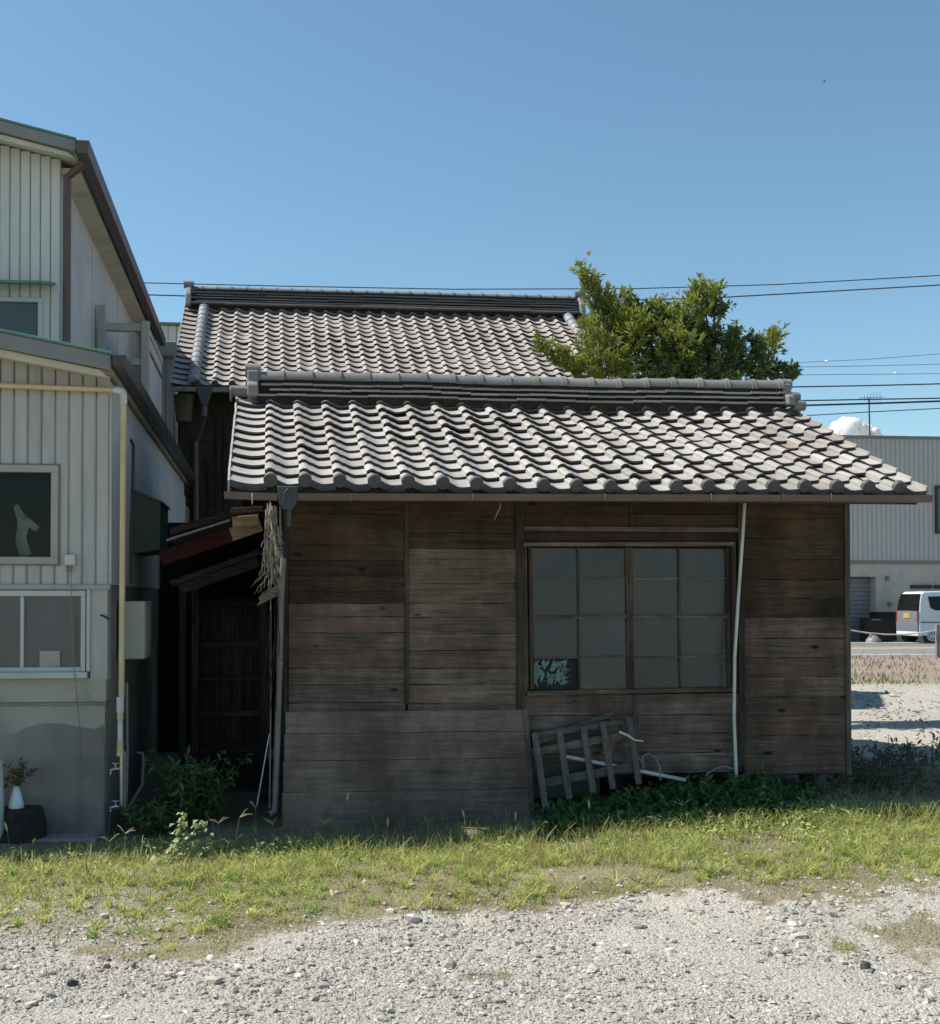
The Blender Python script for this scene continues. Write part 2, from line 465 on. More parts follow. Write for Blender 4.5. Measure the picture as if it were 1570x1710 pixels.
# ------------------------------------------------------------------ ground, road
def gh(x, y):
    x = np.asarray(x, float); y = np.asarray(y, float)
    wall_h = 0.05 + 0.19 * sst(-0.3, 5.2, x)
    h = 0.20 + 0.03 * sst(1, 5, x) + (wall_h - 0.20 - 0.03 * sst(1, 5, x)) * sst(6.6, 8.4, y)
    h = h + (0.21 - h) * sst(10.5, 15, y)
    near = 1 - sst(14, 30, y)
    h = h + near * (0.05 * (fbm(x, y, 0.9, 3) - 0.5) + 0.02 * (fbm(x, y, 4.0, 5) - 0.5))
    return h

def ghs(x, y): return float(gh(np.array([x]), np.array([y]))[0])

# world line of the gravel's edge, read off the photograph: (px, py)
EDGE = [(-400, 1560), (0, 1578), (120, 1575), (250, 1598), (400, 1590), (480, 1575), (560, 1545), (700, 1540), (800, 1532), (1000, 1512), (1120, 1505), (1250, 1516), (1400, 1512), (1570, 1495), (2000, 1470)]
EW = [at(a, b, Z=0.19) for a, b in EDGE]
def edge_y(x): return np.interp(x, [p.x for p in EW], [p.y for p in EW])

def soil(x, y):
    """0 gravel .. 1 soil/moss under the grass"""
    x = np.asarray(x, float); y = np.asarray(y, float)
    d = y - edge_y(x) + 0.35 * (fbm(x, y, 1.6, 21) - 0.5) + 0.55 * (fbm(x, y, 7.0, 23) - 0.5) + 0.22 * (vnoise(x, y, 28.0, 27) - 0.5)
    s = sst(0.0, 0.13, d) * (1 - sst(10.2, 11.0, y + 0.8*(fbm(x, y, 0.7, 29)-0.5)))
    # patches of gravel showing through, and the mossy patches out in the gravel
    s = s * (1 - 0.4 * sst(0.62, 0.74, fbm(x, y, 1.1, 33)) * (1 - sst(7.6, 8.2, y)))
    for px, py, r in ((1560, 1575, 0.30), (1545, 1545, 0.16), (820, 1630, 0.10), (1410, 1588, 0.10), (330, 1590, 0.16)):
        c = at(px, py, Z=0.2)
        dd = np.hypot((x - c.x), (y - c.y) * 0.8) + r * (fbm(x, y, 9, 41) - 0.5) * 2.2
        s = np.maximum(s, 0.85 * (1 - sst(0.5 * r, r, dd)))
    # verge in front of the road
    s = np.maximum(s, sst(20.6, 21.8, y + 1.5*(fbm(x, y, 0.5, 51)-0.5)) * (1 - sst(32, 33, y)))
    return s

xs = np.concatenate([-np.geomspace(3000, 6, 26), np.arange(-4.0, 8.0, 0.032), np.geomspace(10, 60, 26), np.geomspace(80, 3000, 12)])
ys = np.concatenate([-np.geomspace(600, 4, 10), np.arange(0, 3.2, 0.4), np.arange(3.2, 5.0, 0.07), np.arange(5.0, 7.2, 0.028), np.arange(7.2, 11.0, 0.07), np.geomspace(11.0, 60, 60), np.geomspace(80, 6000, 16)])
GX, GY = np.meshgrid(xs, ys)
GZ = gh(GX, GY)
nx, ny = len(xs), len(ys)
idx = np.arange(nx * ny).reshape(ny, nx)
quads = np.stack([idx[:-1, :-1], idx[:-1, 1:], idx[1:, 1:], idx[1:, :-1]], -1).reshape(-1, 4)
s_ = soil(GX, GY)
n1 = fbm(GX, GY, 1.3, 61); n2 = fbm(GX, GY, 5.0, 71)
gravel_c = np.stack([0.345 + 0.11*n1, 0.325 + 0.105*n1, 0.282 + 0.093*n1], -1)
soil_c = np.stack([0.165 + 0.10*n2, 0.138 + 0.088*n2, 0.092 + 0.062*n2], -1)
moss = sst(0.45, 0.6, fbm(GX, GY, 2.2, 81))[..., None]
soil_c = soil_c * (1 - moss) + np.stack([0.175 + 0.09*n2, 0.158 + 0.085*n2, 0.092 + 0.05*n2], -1) * moss
# red-brown dead weeds along the road verge
vm = (sst(20.5, 22.5, GY) * (1 - sst(32, 33.5, GY)))[..., None]
dead = np.stack([0.225 + 0.11*n2, 0.185 + 0.09*n2, 0.145 + 0.07*n2], -1)
soil_c = soil_c * (1 - vm) + dead * vm
gc = gravel_c * (1 - s_[..., None]) + soil_c * s_[..., None]

N = NT('ground_gravel_and_soil')
a_ = N.n('ShaderNodeAttribute', attribute_name='Col')
gv = N.coords(rnd_off=False)
g1 = N.noise(gv, 55, 6, 0.7); g2 = N.noise(gv, 9, 5, 0.6)
vo = N.n('ShaderNodeTexVoronoi'); vo.inputs['Scale'].default_value = 75; N.l(gv, vo.inputs['Vector'])
vs_ = N.n('ShaderNodeSeparateColor'); N.l(vo.outputs['Color'], vs_.inputs[0])
c_ = N.mix(0.55, a_.outputs['Color'], N.mix(N.ramp(g1, 0.3, 0.7), (0.55, 0.55, 0.55), (1.35, 1.33, 1.3)), 'MULTIPLY')
c_ = N.mix(0.5, c_, N.mix(vs_.outputs[0], (0.6, 0.6, 0.6), (1.4, 1.4, 1.38)), 'MULTIPLY')
c_ = N.mix(N.math('MULTIPLY', N.ramp(g2, 0.55, 0.75), 0.25), c_, (0.2, 0.18, 0.14))
N.l(c_, N.p.inputs['Base Color']); N.p.inputs['Roughness'].default_value = 0.95; N.p.inputs['Specular IOR Level'].default_value = 0.15
hh = N.math('SUBTRACT', g1, N.math('MULTIPLY', vo.outputs['Distance'], 0.8))
N.bump(hh, 0.9, 0.012)
ground = link('ground', array_mesh('ground', np.stack([GX, GY, GZ], -1).reshape(-1, 3), quads.ravel(), np.full(len(quads), 4), N.m, gc.reshape(-1, 3), True))
ground['kind'] = 'structure'

Yw = at(1500, 1096, Z=0.2).y            # white edge line
RY0, RY1 = Yw - 0.35, Yw + 7.4
M['asphalt'] = mat('asphalt', (0.20, 0.20, 0.195), (0.165, 0.165, 0.16), 1.2, 0.9, 0.5, 200)
M['paint_w'] = mat('road_paint_white', (0.72, 0.72, 0.70), (0.6, 0.6, 0.58), 8, 0.8, 0.1)
M['paint_y'] = mat('road_paint_yellow', (0.62, 0.42, 0.14), (0.5, 0.35, 0.14), 8, 0.8, 0.1)
def zroad(): return 0.235
road = MB().add([(-400, RY0, zroad()+.012), (600, RY0, zroad()+.012), (600, RY1, zroad()+.012), (-400, RY1, zroad()+.012)], [(0, 1, 2, 3)])
road.add([(-400, RY0-.25, zroad()-.1), (600, RY0-.25, zroad()-.1), (600, RY0, zroad()+.012), (-400, RY0, zroad()+.012)], [(0, 1, 2, 3)])
ro = road.build('road', M['asphalt']); ro['kind'] = 'structure'
def stripe(name, y, w, m, x0=-400, x1=600):
    z = zroad() + 0.017
    o = MB().add([(x0, y-w/2, z), (x1, y-w/2, z), (x1, y+w/2, z), (x0, y+w/2, z)], [(0, 1, 2, 3)]).build(name, m)
    o['kind'] = 'structure'
stripe('road_marking_white', Yw, 0.16, M['paint_w'])
stripe('road_marking_yellow', at(1470, 1083.5, Z=0.23).y, 0.45, M['paint_y'], -400, 600)
pv = MB().box(-400, 600, RY1, RY1 + 1.0, 0.1, 0.27).build('pavement', mat('pavement_concrete', (0.3, 0.3, 0.29), None, 2, 0.9, 0.2)); pv['kind'] = 'structure'

# ------------------------------------------------------------------ boards
def board(x0, x1, z0, z1, y, thick=0.018, m=None, parent=None, name='plank', tilt=0.004, seg=8, jit=0.0026, dz0=0.0, dz1=0.0):
    """horizontal wall board: wavy edges, bottom edge a little proud; dz0/dz1 drop of the right end"""
    mb = MB(); vs = []; fs = []
    g = 0.0008 + abs(rnd.gauss(0, 0.0016))
    yo = rnd.uniform(-0.004, 0.004)
    for i in range(seg + 1):
        t = i / seg; x = x0 + (x1 - x0) * t
        zb = z0 + g + rnd.gauss(0, jit) * 0.6 + dz0 * t; zt = z1 - g + rnd.gauss(0, jit) * 0.6 + dz1 * t
        yf = y + yo + rnd.gauss(0, 0.0012)
        vs += [(x, yf - tilt, zb), (x, yf, zt), (x, yf + thick, zt), (x, yf + thick, zb)]
    for i in range(seg):
        a, b = i*4, i*4+4
        fs += [(a, b, b+1, a+1), (a+1, b+1, b+2, a+2), (a, a+3, b+3, b)]
    fs += [(0, 1, 2, 3), (seg*4, seg*4+3, seg*4+2, seg*4+1)]
    mb.add(vs, fs)
    c = Vector(((x0+x1)/2, y, z0))
    return mb.build(name, m, parent, org=c)

# ------------------------------------------------------------------ the old shed
WY = 9.10                                   # front face of the boards
XL, XR = atX(475, WY), atX(1416, WY)
P1, P2, P3, P4 = (atX(p, WY) for p in (679, 867, 1054, 1237))
EAVE_Y, RIDGE_Y = 8.55, 10.85
RA = math.atan(0.45)                        # roof pitch
RX0, RX1 = -0.275, 5.265
EZ = 2.715                                  # roof plane at the eave lip
shed = empty('wooden_shed', ((XL+XR)/2, 9.15, 0.15), 'old weathered board shed with grey pantile roof and gridded window', 'shed')
zb_wall = atZ(1293, WY, 1200)
ztop = 2.86

core = MB()
core.box(XL+0.02, XR-0.02, WY+0.03, WY+0.10, zb_wall+0.06, ztop)  # dark slab added behind the boards to stop light
core.box(XL+0.02, XL+0.08, WY+0.11, 12.6, zb_wall+.02, ztop); core.box(XR-0.08, XR-0.02, WY+0.11, 12.6, zb_wall+.02, ztop)
core.box(XL+0.02, XR-0.02, 12.52, 12.6, zb_wall+.02, ztop)
for xx in (XL+0.02, XR-0.08):
    core.prism([(WY+0.12, ztop), (12.6, ztop), (RIDGE_Y, ztop+0.72)], 'x', xx, xx+0.06)
core.box(XL+0.02, XL+0.1, WY+0.25, 12.6, -0.15, zb_wall+.02); core.box(XL+0.1, XR-0.02, 12.5, 12.6, -0.15, zb_wall+.02)  # unseen foundation skirts added to block sun passing under the shed
core.build('wall_core', M['core'], shed)

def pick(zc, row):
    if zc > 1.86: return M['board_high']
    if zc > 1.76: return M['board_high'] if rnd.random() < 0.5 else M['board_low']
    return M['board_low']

def rows(zlist, x0, x1, mats=None, y=WY, **kw):
    for i in range(len(zlist) - 1):
        zt, zb = zlist[i], zlist[i+1]
        m = mats(i, (zt+zb)/2) if mats else pick((zt+zb)/2, i)
        board(x0, x1, zb, zt, y, m=m, parent=shed, **kw)

def zpx(lst, px): return [atZ(p, WY, px) for p in lst]
s1 = zpx([832, 858, 884, 910, 936, 962, 988, 1008, 1030, 1057, 1086, 1115, 1143, 1174, 1204, 1234, 1264, 1293], 575)
s2 = zpx([832, 862, 890, 916, 934, 950, 975, 1008, 1031, 1058, 1086, 1116, 1143, 1174, 1204, 1234, 1264, 1293], 770)
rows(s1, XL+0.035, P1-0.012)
def m2(i, z):
    if 3 <= i <= 6: return M['board_pale']
    return pick(z, i)
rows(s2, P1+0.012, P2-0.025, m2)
s4 = zpx([834, 866, 900, 934, 968, 999, 1031, 1066, 1098, 1130, 1163, 1194, 1228, 1260, 1293], 1325)
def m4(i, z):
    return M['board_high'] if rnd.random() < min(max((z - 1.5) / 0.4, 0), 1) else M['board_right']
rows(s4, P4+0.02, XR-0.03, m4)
# above and below the window
WX0, WX1 = atX(873, WY), atX(1228, WY)
s3t = zpx([832, 858, 882], 1050)
rows(s3t, P2+0.028, P3-0.012); rows(s3t, P3+0.012, P4-0.022)
s3b = zpx([1159, 1194, 1226, 1258, 1292], 1050)
rows(s3b, P2+0.028, P3+0.03); rows(s3b, P3+0.034, P4-0.022)
# side walls, boards running back
for xx in (XL, XR):
    for k in range(15):
        z = zb_wall + k*0.165
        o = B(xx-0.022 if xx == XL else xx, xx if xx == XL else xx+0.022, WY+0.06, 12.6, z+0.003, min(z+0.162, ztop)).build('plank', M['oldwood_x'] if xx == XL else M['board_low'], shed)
# posts and battens
def post(x, w, z0, z1, y0, m, name='post', lean=0.0):
    MB().plank((x+lean, y0+0.012, z0), (x, y0+0.012, z1), w, 0.024, (0, -1, 0)).build(name, m, shed, 0.002)
post(XL+0.016, 0.034, zb_wall-0.05, ztop-0.1, WY-0.012, M['batten'], lean=-0.01)
post(P1, 0.034, s2[-5], ztop-0.02, WY-0.018, M['batten'], 'batten')
post(P2, 0.062, zb_wall+0.35, ztop-0.02, WY-0.022, M['batten'], lean=0.012)
post(P2+0.045, 0.03, atZ(1158, WY, 880), atZ(905, WY, 880), WY-0.026, M['stile'], 'jamb', lean=0.012)
post(P3, 0.034, atZ(882, WY, 1050)-0.02, ztop-0.02, WY-0.018, M['batten'], 'batten')
post(P4, 0.055, zb_wall+0.02, ztop-0.02, WY-0.022, M['batten'])
post(XR-0.008, 0.045, zb_wall-0.02, ztop-0.05, WY-0.02, M['batten_grey'])
post(P3+0.032, 0.03, zb_wall+0.03, atZ(1159, WY, 1050), WY-0.014, M['batten_grey'], 'batten')
# rail over the window, and a dark strip painting in the shaded gap below
for py0, py1, m, pro in ((880, 888, 'rail', 0.03), (888, 905, 'oldwood_x', 0.004), ):
    B(P2+0.035, P4-0.03, WY-pro, WY+0.02, atZ(py1, WY, 1050), atZ(py0, WY, 1050)).build('over_window_strip', M[m], shed, 0.002)
# stones and dark sill beam under the wall
B(XL+0.05, XR-0.04, WY+0.03, WY+0.12, zb_wall-0.02, zb_wall+0.055).build('ground_beam', M['oldwood_x'], shed, 0.004)
for k in range(6):
    x = XL + 0.3 + k * (XR - XL - 0.6) / 5
    gz = ghs(x, WY+0.1)
    B(x-0.05, x+0.05, WY+0.10, WY+0.2, gz-0.05, zb_wall-0.02).build('footing_post', M['oldwood'], shed, 0.01)

# the window: two sashes of 2 x 4 panes
win_y = WY - 0.006
wz = lambda py: atZ(py, WY, 1050)
frame = MB()
frame.plank((WX0, win_y-0.012, wz(910)), (WX1-0.02, win_y-0.012, wz(908)), 0.034, 0.05)
fo = frame.build('window_rail', M['rail'], shed, 0.002)
MB().plank((WX0+0.03, win_y-0.012, wz(1156)), (WX1-0.03, win_y-0.012, wz(1152)), 0.036, 0.05).build('window_sill', M['rail'], shed, 0.002)
MB().plank((WX1-0.02, win_y-0.01, wz(1155)), (WX1-0.028, win_y-0.01, wz(905)), 0.04, 0.05).build('jamb', M['stile'], shed, 0.002)
colx = [882, 965, 1050, 1134, 1218]
rowz = [916, 966, 1030, 1097, 1151]
for s in range(2):
    yy = win_y + (0.0 if s == 0 else 0.012)
    ca, cm, cb = colx[s*2], colx[s*2+1], colx[s*2+2]
    xa, xm, xb = atX(ca, WY)+0.005, atX(cm, WY), atX(cb, WY)-0.004
    lean = 0.012
    so = None
    for x, w in ((xa+0.012, 0.03), (xb-0.012, 0.03)):
        so_ = MB().plank((x+lean, yy, wz(1150)), (x, yy, wz(914)), w, 0.03).build('sash' if so is None else 'stile', M['stile'], so or shed, 0.002)
        so = so or so_
    for i, py in enumerate(rowz[1:4]):
        big = i == 1
        MB().plank((xa+0.02, yy-(0.010 if big else 0.002), wz(py+1.5)), (xb-0.02, yy-(0.010 if big else 0.002), wz(py-1.0)), 0.03 if big else 0.014, 0.026 if big else 0.018).build('glazing_bar', M['rail'], so, 0.0015)
    MB().plank((xm+lean*.8, yy-0.001, wz(1149)), (xm, yy-0.001, wz(915)), 0.018, 0.02).build('glazing_bar', M['stile'], so, 0.0015)
    for r_ in range(4):
        for c_i in range(2):
            x0_ = (xa, xm)[c_i]; x1_ = (xm, xb)[c_i]
            z0_ = wz(rowz[r_+1]); z1_ = wz(rowz[r_])
            broken = (s == 0 and r_ == 3 and c_i == 0)
            ty = rnd.uniform(-0.004, 0.004)
            p = MB().add([(x0_, yy+0.006+ty, z0_), (x1_, yy+0.006-ty, z0_), (x1_, yy+0.006+ty, z1_), (x0_, yy+0.006-ty, z1_),
                          (x0_, yy+0.009+ty, z0_), (x1_, yy+0.009-ty, z0_), (x1_, yy+0.009+ty, z1_), (x0_, yy+0.009-ty, z1_)],
                         [(0,1,2,3),(4,7,6,5),(0,4,5,1),(2,6,7,3),(1,5,6,2),(0,3,7,4)])
            if broken:
                p = MB()
                po = B(x0_, x1_, yy+0.016, yy+0.02, z0_, z1_).build('pane', M['black'], so)
                po['label'] = 'broken dark pane stuffed with torn teal strips'
                rr = random.Random(5)
                for k in range(72):
                    u = rr.uniform(0.08, 0.76); w_ = rr.uniform(0.18, 0.85)
                    an = R(rr.choice([rr.uniform(60, 120), rr.uniform(55, 80), rr.uniform(-15, 20)]))
                    L = rr.uniform(0.02, 0.06); wd_ = rr.uniform(0.006, 0.019)
                    cxx = x0_ + (x1_-x0_)*u; czz = z0_ + (z1_-z0_)*w_; yk = yy + rr.uniform(0.003, 0.014)
                    dx, dz = math.cos(an), math.sin(an)
                    q = [(cxx-dx*L, czz-dz*L), (cxx-dz*wd_, czz+dx*wd_), (cxx+dx*L, czz+dz*L), (cxx+dz*wd_, czz-dx*wd_)]
                    q = [(min(max(a_, x0_+0.012), x1_-0.03), yk + rr.uniform(-0.007, 0.004), min(max(b_, z0_+0.014), z1_-0.014)) for a_, b_ in q]
                    p.add(q + [(a_, y_+0.0015, b_) for a_, y_, b_ in q], [(0, 1, 2, 3), (7, 6, 5, 4)])
                p.build('torn_strip', M['teal'], so)
            else:
                p.build('pane', M['pane'], so)

# ------------------------------------------------------------------ roof tiles
def prof(t):
    if t < 0.30: return 0.026 + 0.024 * math.sin(math.pi * (t / 0.30) * 0.92 + 0.12)
    if t < 0.66:
        k = (t - 0.30) / 0.36; k = k*k*(3-2*k)
        return 0.0275 - 0.0335 * k
    k = (t - 0.66) / 0.34
    return -0.006 + 0.010 * k * k
def prof_verge(t):
    if t < 0.66: return -0.006 + 0.034 * ((0.66 - t) / 0.66) ** 1.7
    k = (t - 0.66) / 0.34
    return -0.006 + 0.010 * k * k

def tile_parts(w, expo, kind='plain', seed=0, lift=0.040, nu=10):
    rr = random.Random(seed)
    pf = prof_verge if kind.startswith('verge') else prof
    L = expo + 0.055
    mb = MB()
    ts = [i / nu * 1.05 for i in range(nu + 1)]
    tw = rr.uniform(-0.003, 0.003)
    top = []
    for v_, wz_ in ((0, lift), (expo*0.5, lift*0.66 - 0.001), (L, lift - (lift-0.011) * L / expo)):
        for t in ts:
            top.append((t*w, v_ + (rr.uniform(-0.001, 0.001) if v_ == 0 else 0), pf(t) + wz_ + tw*(t-.5)))
    n = nu + 1
    mb.add(top, [(r_*n+i, r_*n+i+1, (r_+1)*n+i+1, (r_+1)*n+i) for r_ in range(2) for i in range(nu)], True)
    deep = 0.020
    front = []
    eave = kind.endswith('eave')
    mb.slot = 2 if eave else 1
    for t in ts:
        x, z = t*w, pf(t) + lift + tw*(t-.5)
        dd = 0.058 if eave else deep
        front += [(x, 0, z), (x, 0.0, z - dd)]
    mb.add(front, [(2*i, 2*i+1, 2*i+3, 2*i+2) for i in range(nu)])
    under = []
    for t in ts:
        x, z = t*w, pf(t) + lift + tw*(t-.5) - (0.058 if eave else deep)
        under += [(x, 0, z), (x, 0.06, z + 0.004)]
    mb.add(under, [(2*i, 2*i+1, 2*i+3, 2*i+2) for i in range(nu)])
    mb.slot = 0
    z0 = pf(0)
    mb.add([(0, 0, z0+lift), (0, L, z0+0.002), (0, L, z0-0.03), (0, 0, z0+lift-0.035)], [(0, 1, 2, 3)])
    zr = pf(1.05)
    if kind.endswith('last'):
        mb.add([(1.05*w, 0, zr+lift), (1.05*w, L, zr+0.002), (1.05*w, L, zr-0.02), (1.05*w, 0, zr+lift-0.03)], [(0, 1, 2, 3)])
    if eave and not kind.startswith('verge'):
        cx_, cz_, r_ = 0.15*w, 0.024 + lift, 0.053
        c = [(cx_ + r_*math.cos(2*math.pi*k/14), -0.014, cz_ + r_*math.sin(2*math.pi*k/14)) for k in range(14)]
        d = [(x, 0.03, z) for x, y, z in c]
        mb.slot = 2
        mb.add(c + d, [tuple(range(14))] + [(k, (k+1) % 14, 14+(k+1) % 14, 14+k) for k in range(14)])
    mb.slot = 0
    if kind.startswith('verge'):                       # hanging flap down the gable side
        mb.box(-0.02, -0.004, -0.005, expo-0.008, z0-0.085, z0+lift*0.9)
    return mb

TW = (RX1 - RX0 - 0.013) / 21
EXPO = 0.236
NROW = 11
UP = Vector((0, math.cos(RA), math.sin(RA)))
def slope_pt(x, s, y0=EAVE_Y, z0=EZ, u=UP): return Vector((x, y0, z0)) + u * s
variants = {}
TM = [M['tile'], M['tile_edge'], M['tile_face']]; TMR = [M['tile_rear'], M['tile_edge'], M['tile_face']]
for kind, cnt in (('plain', 5), ('eave', 2), ('verge', 2), ('verge_eave', 1)):
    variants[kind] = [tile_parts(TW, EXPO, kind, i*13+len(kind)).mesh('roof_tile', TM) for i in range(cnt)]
roof = MB()
# deck under the tiles: front slope and back slope
dk = 0.018
def slab(mb, x0, x1, ya, za, yb, zb, th):
    mb.prism([(ya, za), (yb, zb), (yb, zb - th), (ya, za - th)], 'x', x0, x1)
ridge_z = EZ + (RIDGE_Y - EAVE_Y) * math.tan(RA)
slab(roof, RX0+0.01, RX1-0.03, EAVE_Y+0.05, EZ+0.004, RIDGE_Y, ridge_z-0.02, 0.022)
slab(roof, RX0+0.01, RX1-0.03, RIDGE_Y, ridge_z-0.02, 13.15, EZ-0.02, 0.022)
roof_o = roof.build('roof', M['soffit'], shed)
bk = MB(); slab(bk, RX0, RX1, RIDGE_Y+0.02, ridge_z+0.05, 13.2, EZ+0.03, 0.045)
bk.build('back_slope', M['tile'], roof_o)
def put_tile(me, parent, x, s, y0, z0, u, ang, jit=1.0, name='roof_tile'):
    o = link(name, me, parent, slope_pt(x + rnd.gauss(0, 0.0018)*jit, s + rnd.gauss(0, 0.003)*jit, y0, z0, u))
    if rnd.random() < 0.07: jit *= 3.2                      # a few have slipped or lifted
    wav = 0.007 * math.sin(x*1.9 + s*2.3) + 0.005 * math.sin(x*0.8 - s*3.1 + 1.0)
    o.location.z += wav
    o.location.y += 0.010 * math.sin(x*1.3 + s*1.7)
    o.rotation_euler = (ang + rnd.gauss(0, 0.007)*jit, rnd.gauss(0, 0.008)*jit, rnd.gauss(0, 0.006)*jit)
    return o
for r_ in range(NROW):
    for c in range(21):
        k = ('verge' if c == 0 else '') + ('_eave' if r_ == 0 and c == 0 else ('eave' if r_ == 0 else ''))
        k = k or 'plain'
        sag = -0.012 * math.sin(math.pi * c / 20)
        o = put_tile(rnd.choice(variants[k]), roof_o, RX0 + c*TW, r_*EXPO, EAVE_Y, EZ + sag, UP, RA)
# right verge edging
for r_ in range(NROW):
    p = slope_pt(RX1+0.004, r_*EXPO)
    q = slope_pt(RX1+0.004, (r_+1)*EXPO-0.01)
    MB().plank(p+Vector((0, 0, 0.015)), q+Vector((0, 0, -0.01)), 0.10, 0.02, (1, 0, 0)).build('verge_tile', M['tile'], roof_o)

# ridge: clay bed, three noshi courses, round caps, end tiles
RBX0, RBX1 = RX0 + 0.17, RX1 - 0.12
RZ = ridge_z + 0.045
def ridge_off(x): return 0.008 * math.sin(x*1.7) + 0.005 * math.sin(x*5.1+1)
clay = MB(); clay.box(RBX0+0.02, RBX1-0.02, RIDGE_Y-0.125, RIDGE_Y+0.125, RZ-0.12, RZ+0.03); clay.box(RBX0+0.02, RBX1-0.02, RIDGE_Y-0.085, RIDGE_Y+0.085, RZ+0.03, RZ+0.2)
clay.build('ridge_clay', M['clay'], roof_o)
for L_ in range(3):
    z = RZ + 0.018 + L_*0.053
    hw = 0.165 - L_*0.018
    x = RBX0 + (0.0, 0.13, 0.05)[L_]
    first = True
    while x < RBX1 - 0.02:
        x2 = min(x + (0.29 if not first else 0.2), RBX1)
        dz = ridge_off(x) + rnd.gauss(0, 0.002); yj = rnd.gauss(0, 0.003)
        mb = MB()
        sl = 0.012
        mb.prism([(RIDGE_Y-hw+yj, z+dz-sl), (RIDGE_Y-hw+yj, z+dz-sl+0.02), (RIDGE_Y, z+dz+0.026), (RIDGE_Y+hw, z+dz-sl+0.02), (RIDGE_Y+hw, z+dz-sl), (RIDGE_Y, z+dz)], 'x', x+0.002, x2-0.002)
        mb.build('ridge_course_tile', M['noshi'], roof_o)
        x = x2; first = False
x = RBX0 - 0.01; k = 0
CAPW = 0.28
while x < RBX1 - 0.05:
    x2 = min(x + CAPW, RBX1 + 0.02)
    zc = RZ + 0.172 + ridge_off(x); mb = MB()
    prof_c = [(RIDGE_Y + 0.102*math.cos(a), zc + 0.098*math.sin(a)) for a in [math.pi*i/10 for i in range(11)]]
    prof_c2 = [(RIDGE_Y + 0.122*math.cos(a), zc - 0.004 + 0.119*math.sin(a)) for a in [math.pi*i/10 for i in range(11)]]
    prof_c3 = [(RIDGE_Y + 0.114*math.cos(a), zc - 0.004 + 0.111*math.sin(a)) for a in [math.pi*i/10 for i in range(11)]]
    n = 11
    for p_, a0, a1 in ((prof_c, x+0.006, x2-0.05), (prof_c3, x2-0.05, x2-0.016), (prof_c2, x2-0.016, x2)):
        vs = [(a0, *q) for q in p_] + [(a1, *q) for q in p_]
        mb.add(vs, [(i, i+1, n+i+1, n+i) for i in range(n-1)], True)
        mb.add([(a0, *q) for q in p_], [tuple(range(n))]); mb.add([(a1, *q) for q in p_], [tuple(range(n))])
    mb.build('ridge_cap_tile', M['ridge'], roof_o)
    x = x2 - 0.004; k += 1
# left end ornament: stepped slab tile with round roll on top, and the roll at the verge foot
def cylx(mb, x0, x1, y, z, r, n=14):
    mb.tube([(x0, y, z), (x1, y, z)], r, n); return mb
xe = RBX0 - 0.03
e1 = MB()
e1.prism([(RIDGE_Y-0.20, RZ+0.0), (RIDGE_Y-0.20, RZ+0.11), (RIDGE_Y-0.13, RZ+0.15), (RIDGE_Y-0.12, RZ+0.26), (RIDGE_Y+0.12, RZ+0.26), (RIDGE_Y+0.13, RZ+0.15), (RIDGE_Y+0.20, RZ+0.11), (RIDGE_Y+0.20, RZ+0.0)], 'x', xe-0.05, xe+0.055)
e1.build('ridge_end_tile', M['ridge'], roof_o, 0.012)
cylx(MB(), xe-0.07, xe+0.08, RIDGE_Y-0.01, RZ+0.275, 0.068).build('ridge_end_roll', M['ridge'], roof_o)
cylx(MB(), xe-0.20, xe-0.02, RIDGE_Y-0.12, RZ+0.055, 0.052).build('ridge_end_roll', M['ridge'], roof_o)
cylx(MB(), xe-0.215, xe-0.195, RIDGE_Y-0.12, RZ+0.03, 0.075).build('ridge_end_disc', M['ridge'], roof_o)
# right end
xe = RBX1 + 0.01
e2 = MB()
e2.prism([(RIDGE_Y-0.22, RZ+0.0), (RIDGE_Y-0.2, RZ+0.09), (RIDGE_Y-0.13, RZ+0.12), (RIDGE_Y-0.11, RZ+0.23), (RIDGE_Y+0.11, RZ+0.23), (RIDGE_Y+0.13, RZ+0.12), (RIDGE_Y+0.2, RZ+0.09), (RIDGE_Y+0.22, RZ)], 'x', xe-0.03, xe+0.05)
e2.build('ridge_end_tile', M['ridge'], roof_o, 0.012)
cylx(MB(), xe-0.03, xe+0.09, RIDGE_Y, RZ+0.235, 0.06).build('ridge_end_roll', M['ridge'], roof_o)
cylx(MB(), xe+0.045, xe+0.13, RIDGE_Y-0.1, RZ+0.09, 0.055).build('ridge_end_roll', M['ridge'], roof_o)
cylx(MB(), xe+0.045, xe+0.16, RIDGE_Y-0.16, RZ+0.0, 0.05).build('ridge_end_roll', M['ridge'], roof_o)

# rafters and eave board
for k in range(13):
    x = RX0 + 0.12 + k * (RX1 - RX0 - 0.24) / 12
    a = slope_pt(x, 0.10) - Vector((0, 0, 0.055)); b = slope_pt(x, 1.2) - Vector((0, 0, 0.055))
    MB().plank(a, b, 0.045, 0.055, (0, 0, 1)).build('rafter', M['rafter'], shed, 0.003)
B(RX0+0.03, RX1-0.05, EAVE_Y+0.055, EAVE_Y+0.075, EZ-0.075, EZ+0.022).build('eave_board', M['rafter'], shed, 0.003)
for xx in (RX0+0.0, RX1-0.045):
    MB().plank(slope_pt(xx, 0.06)-Vector((0, 0, 0.06)), slope_pt(xx, 2.5)-Vector((0, 0, 0.06)), 0.028, 0.09, (0, 0, 1)).build('bargeboard', M['batten_grey'], shed, 0.003)

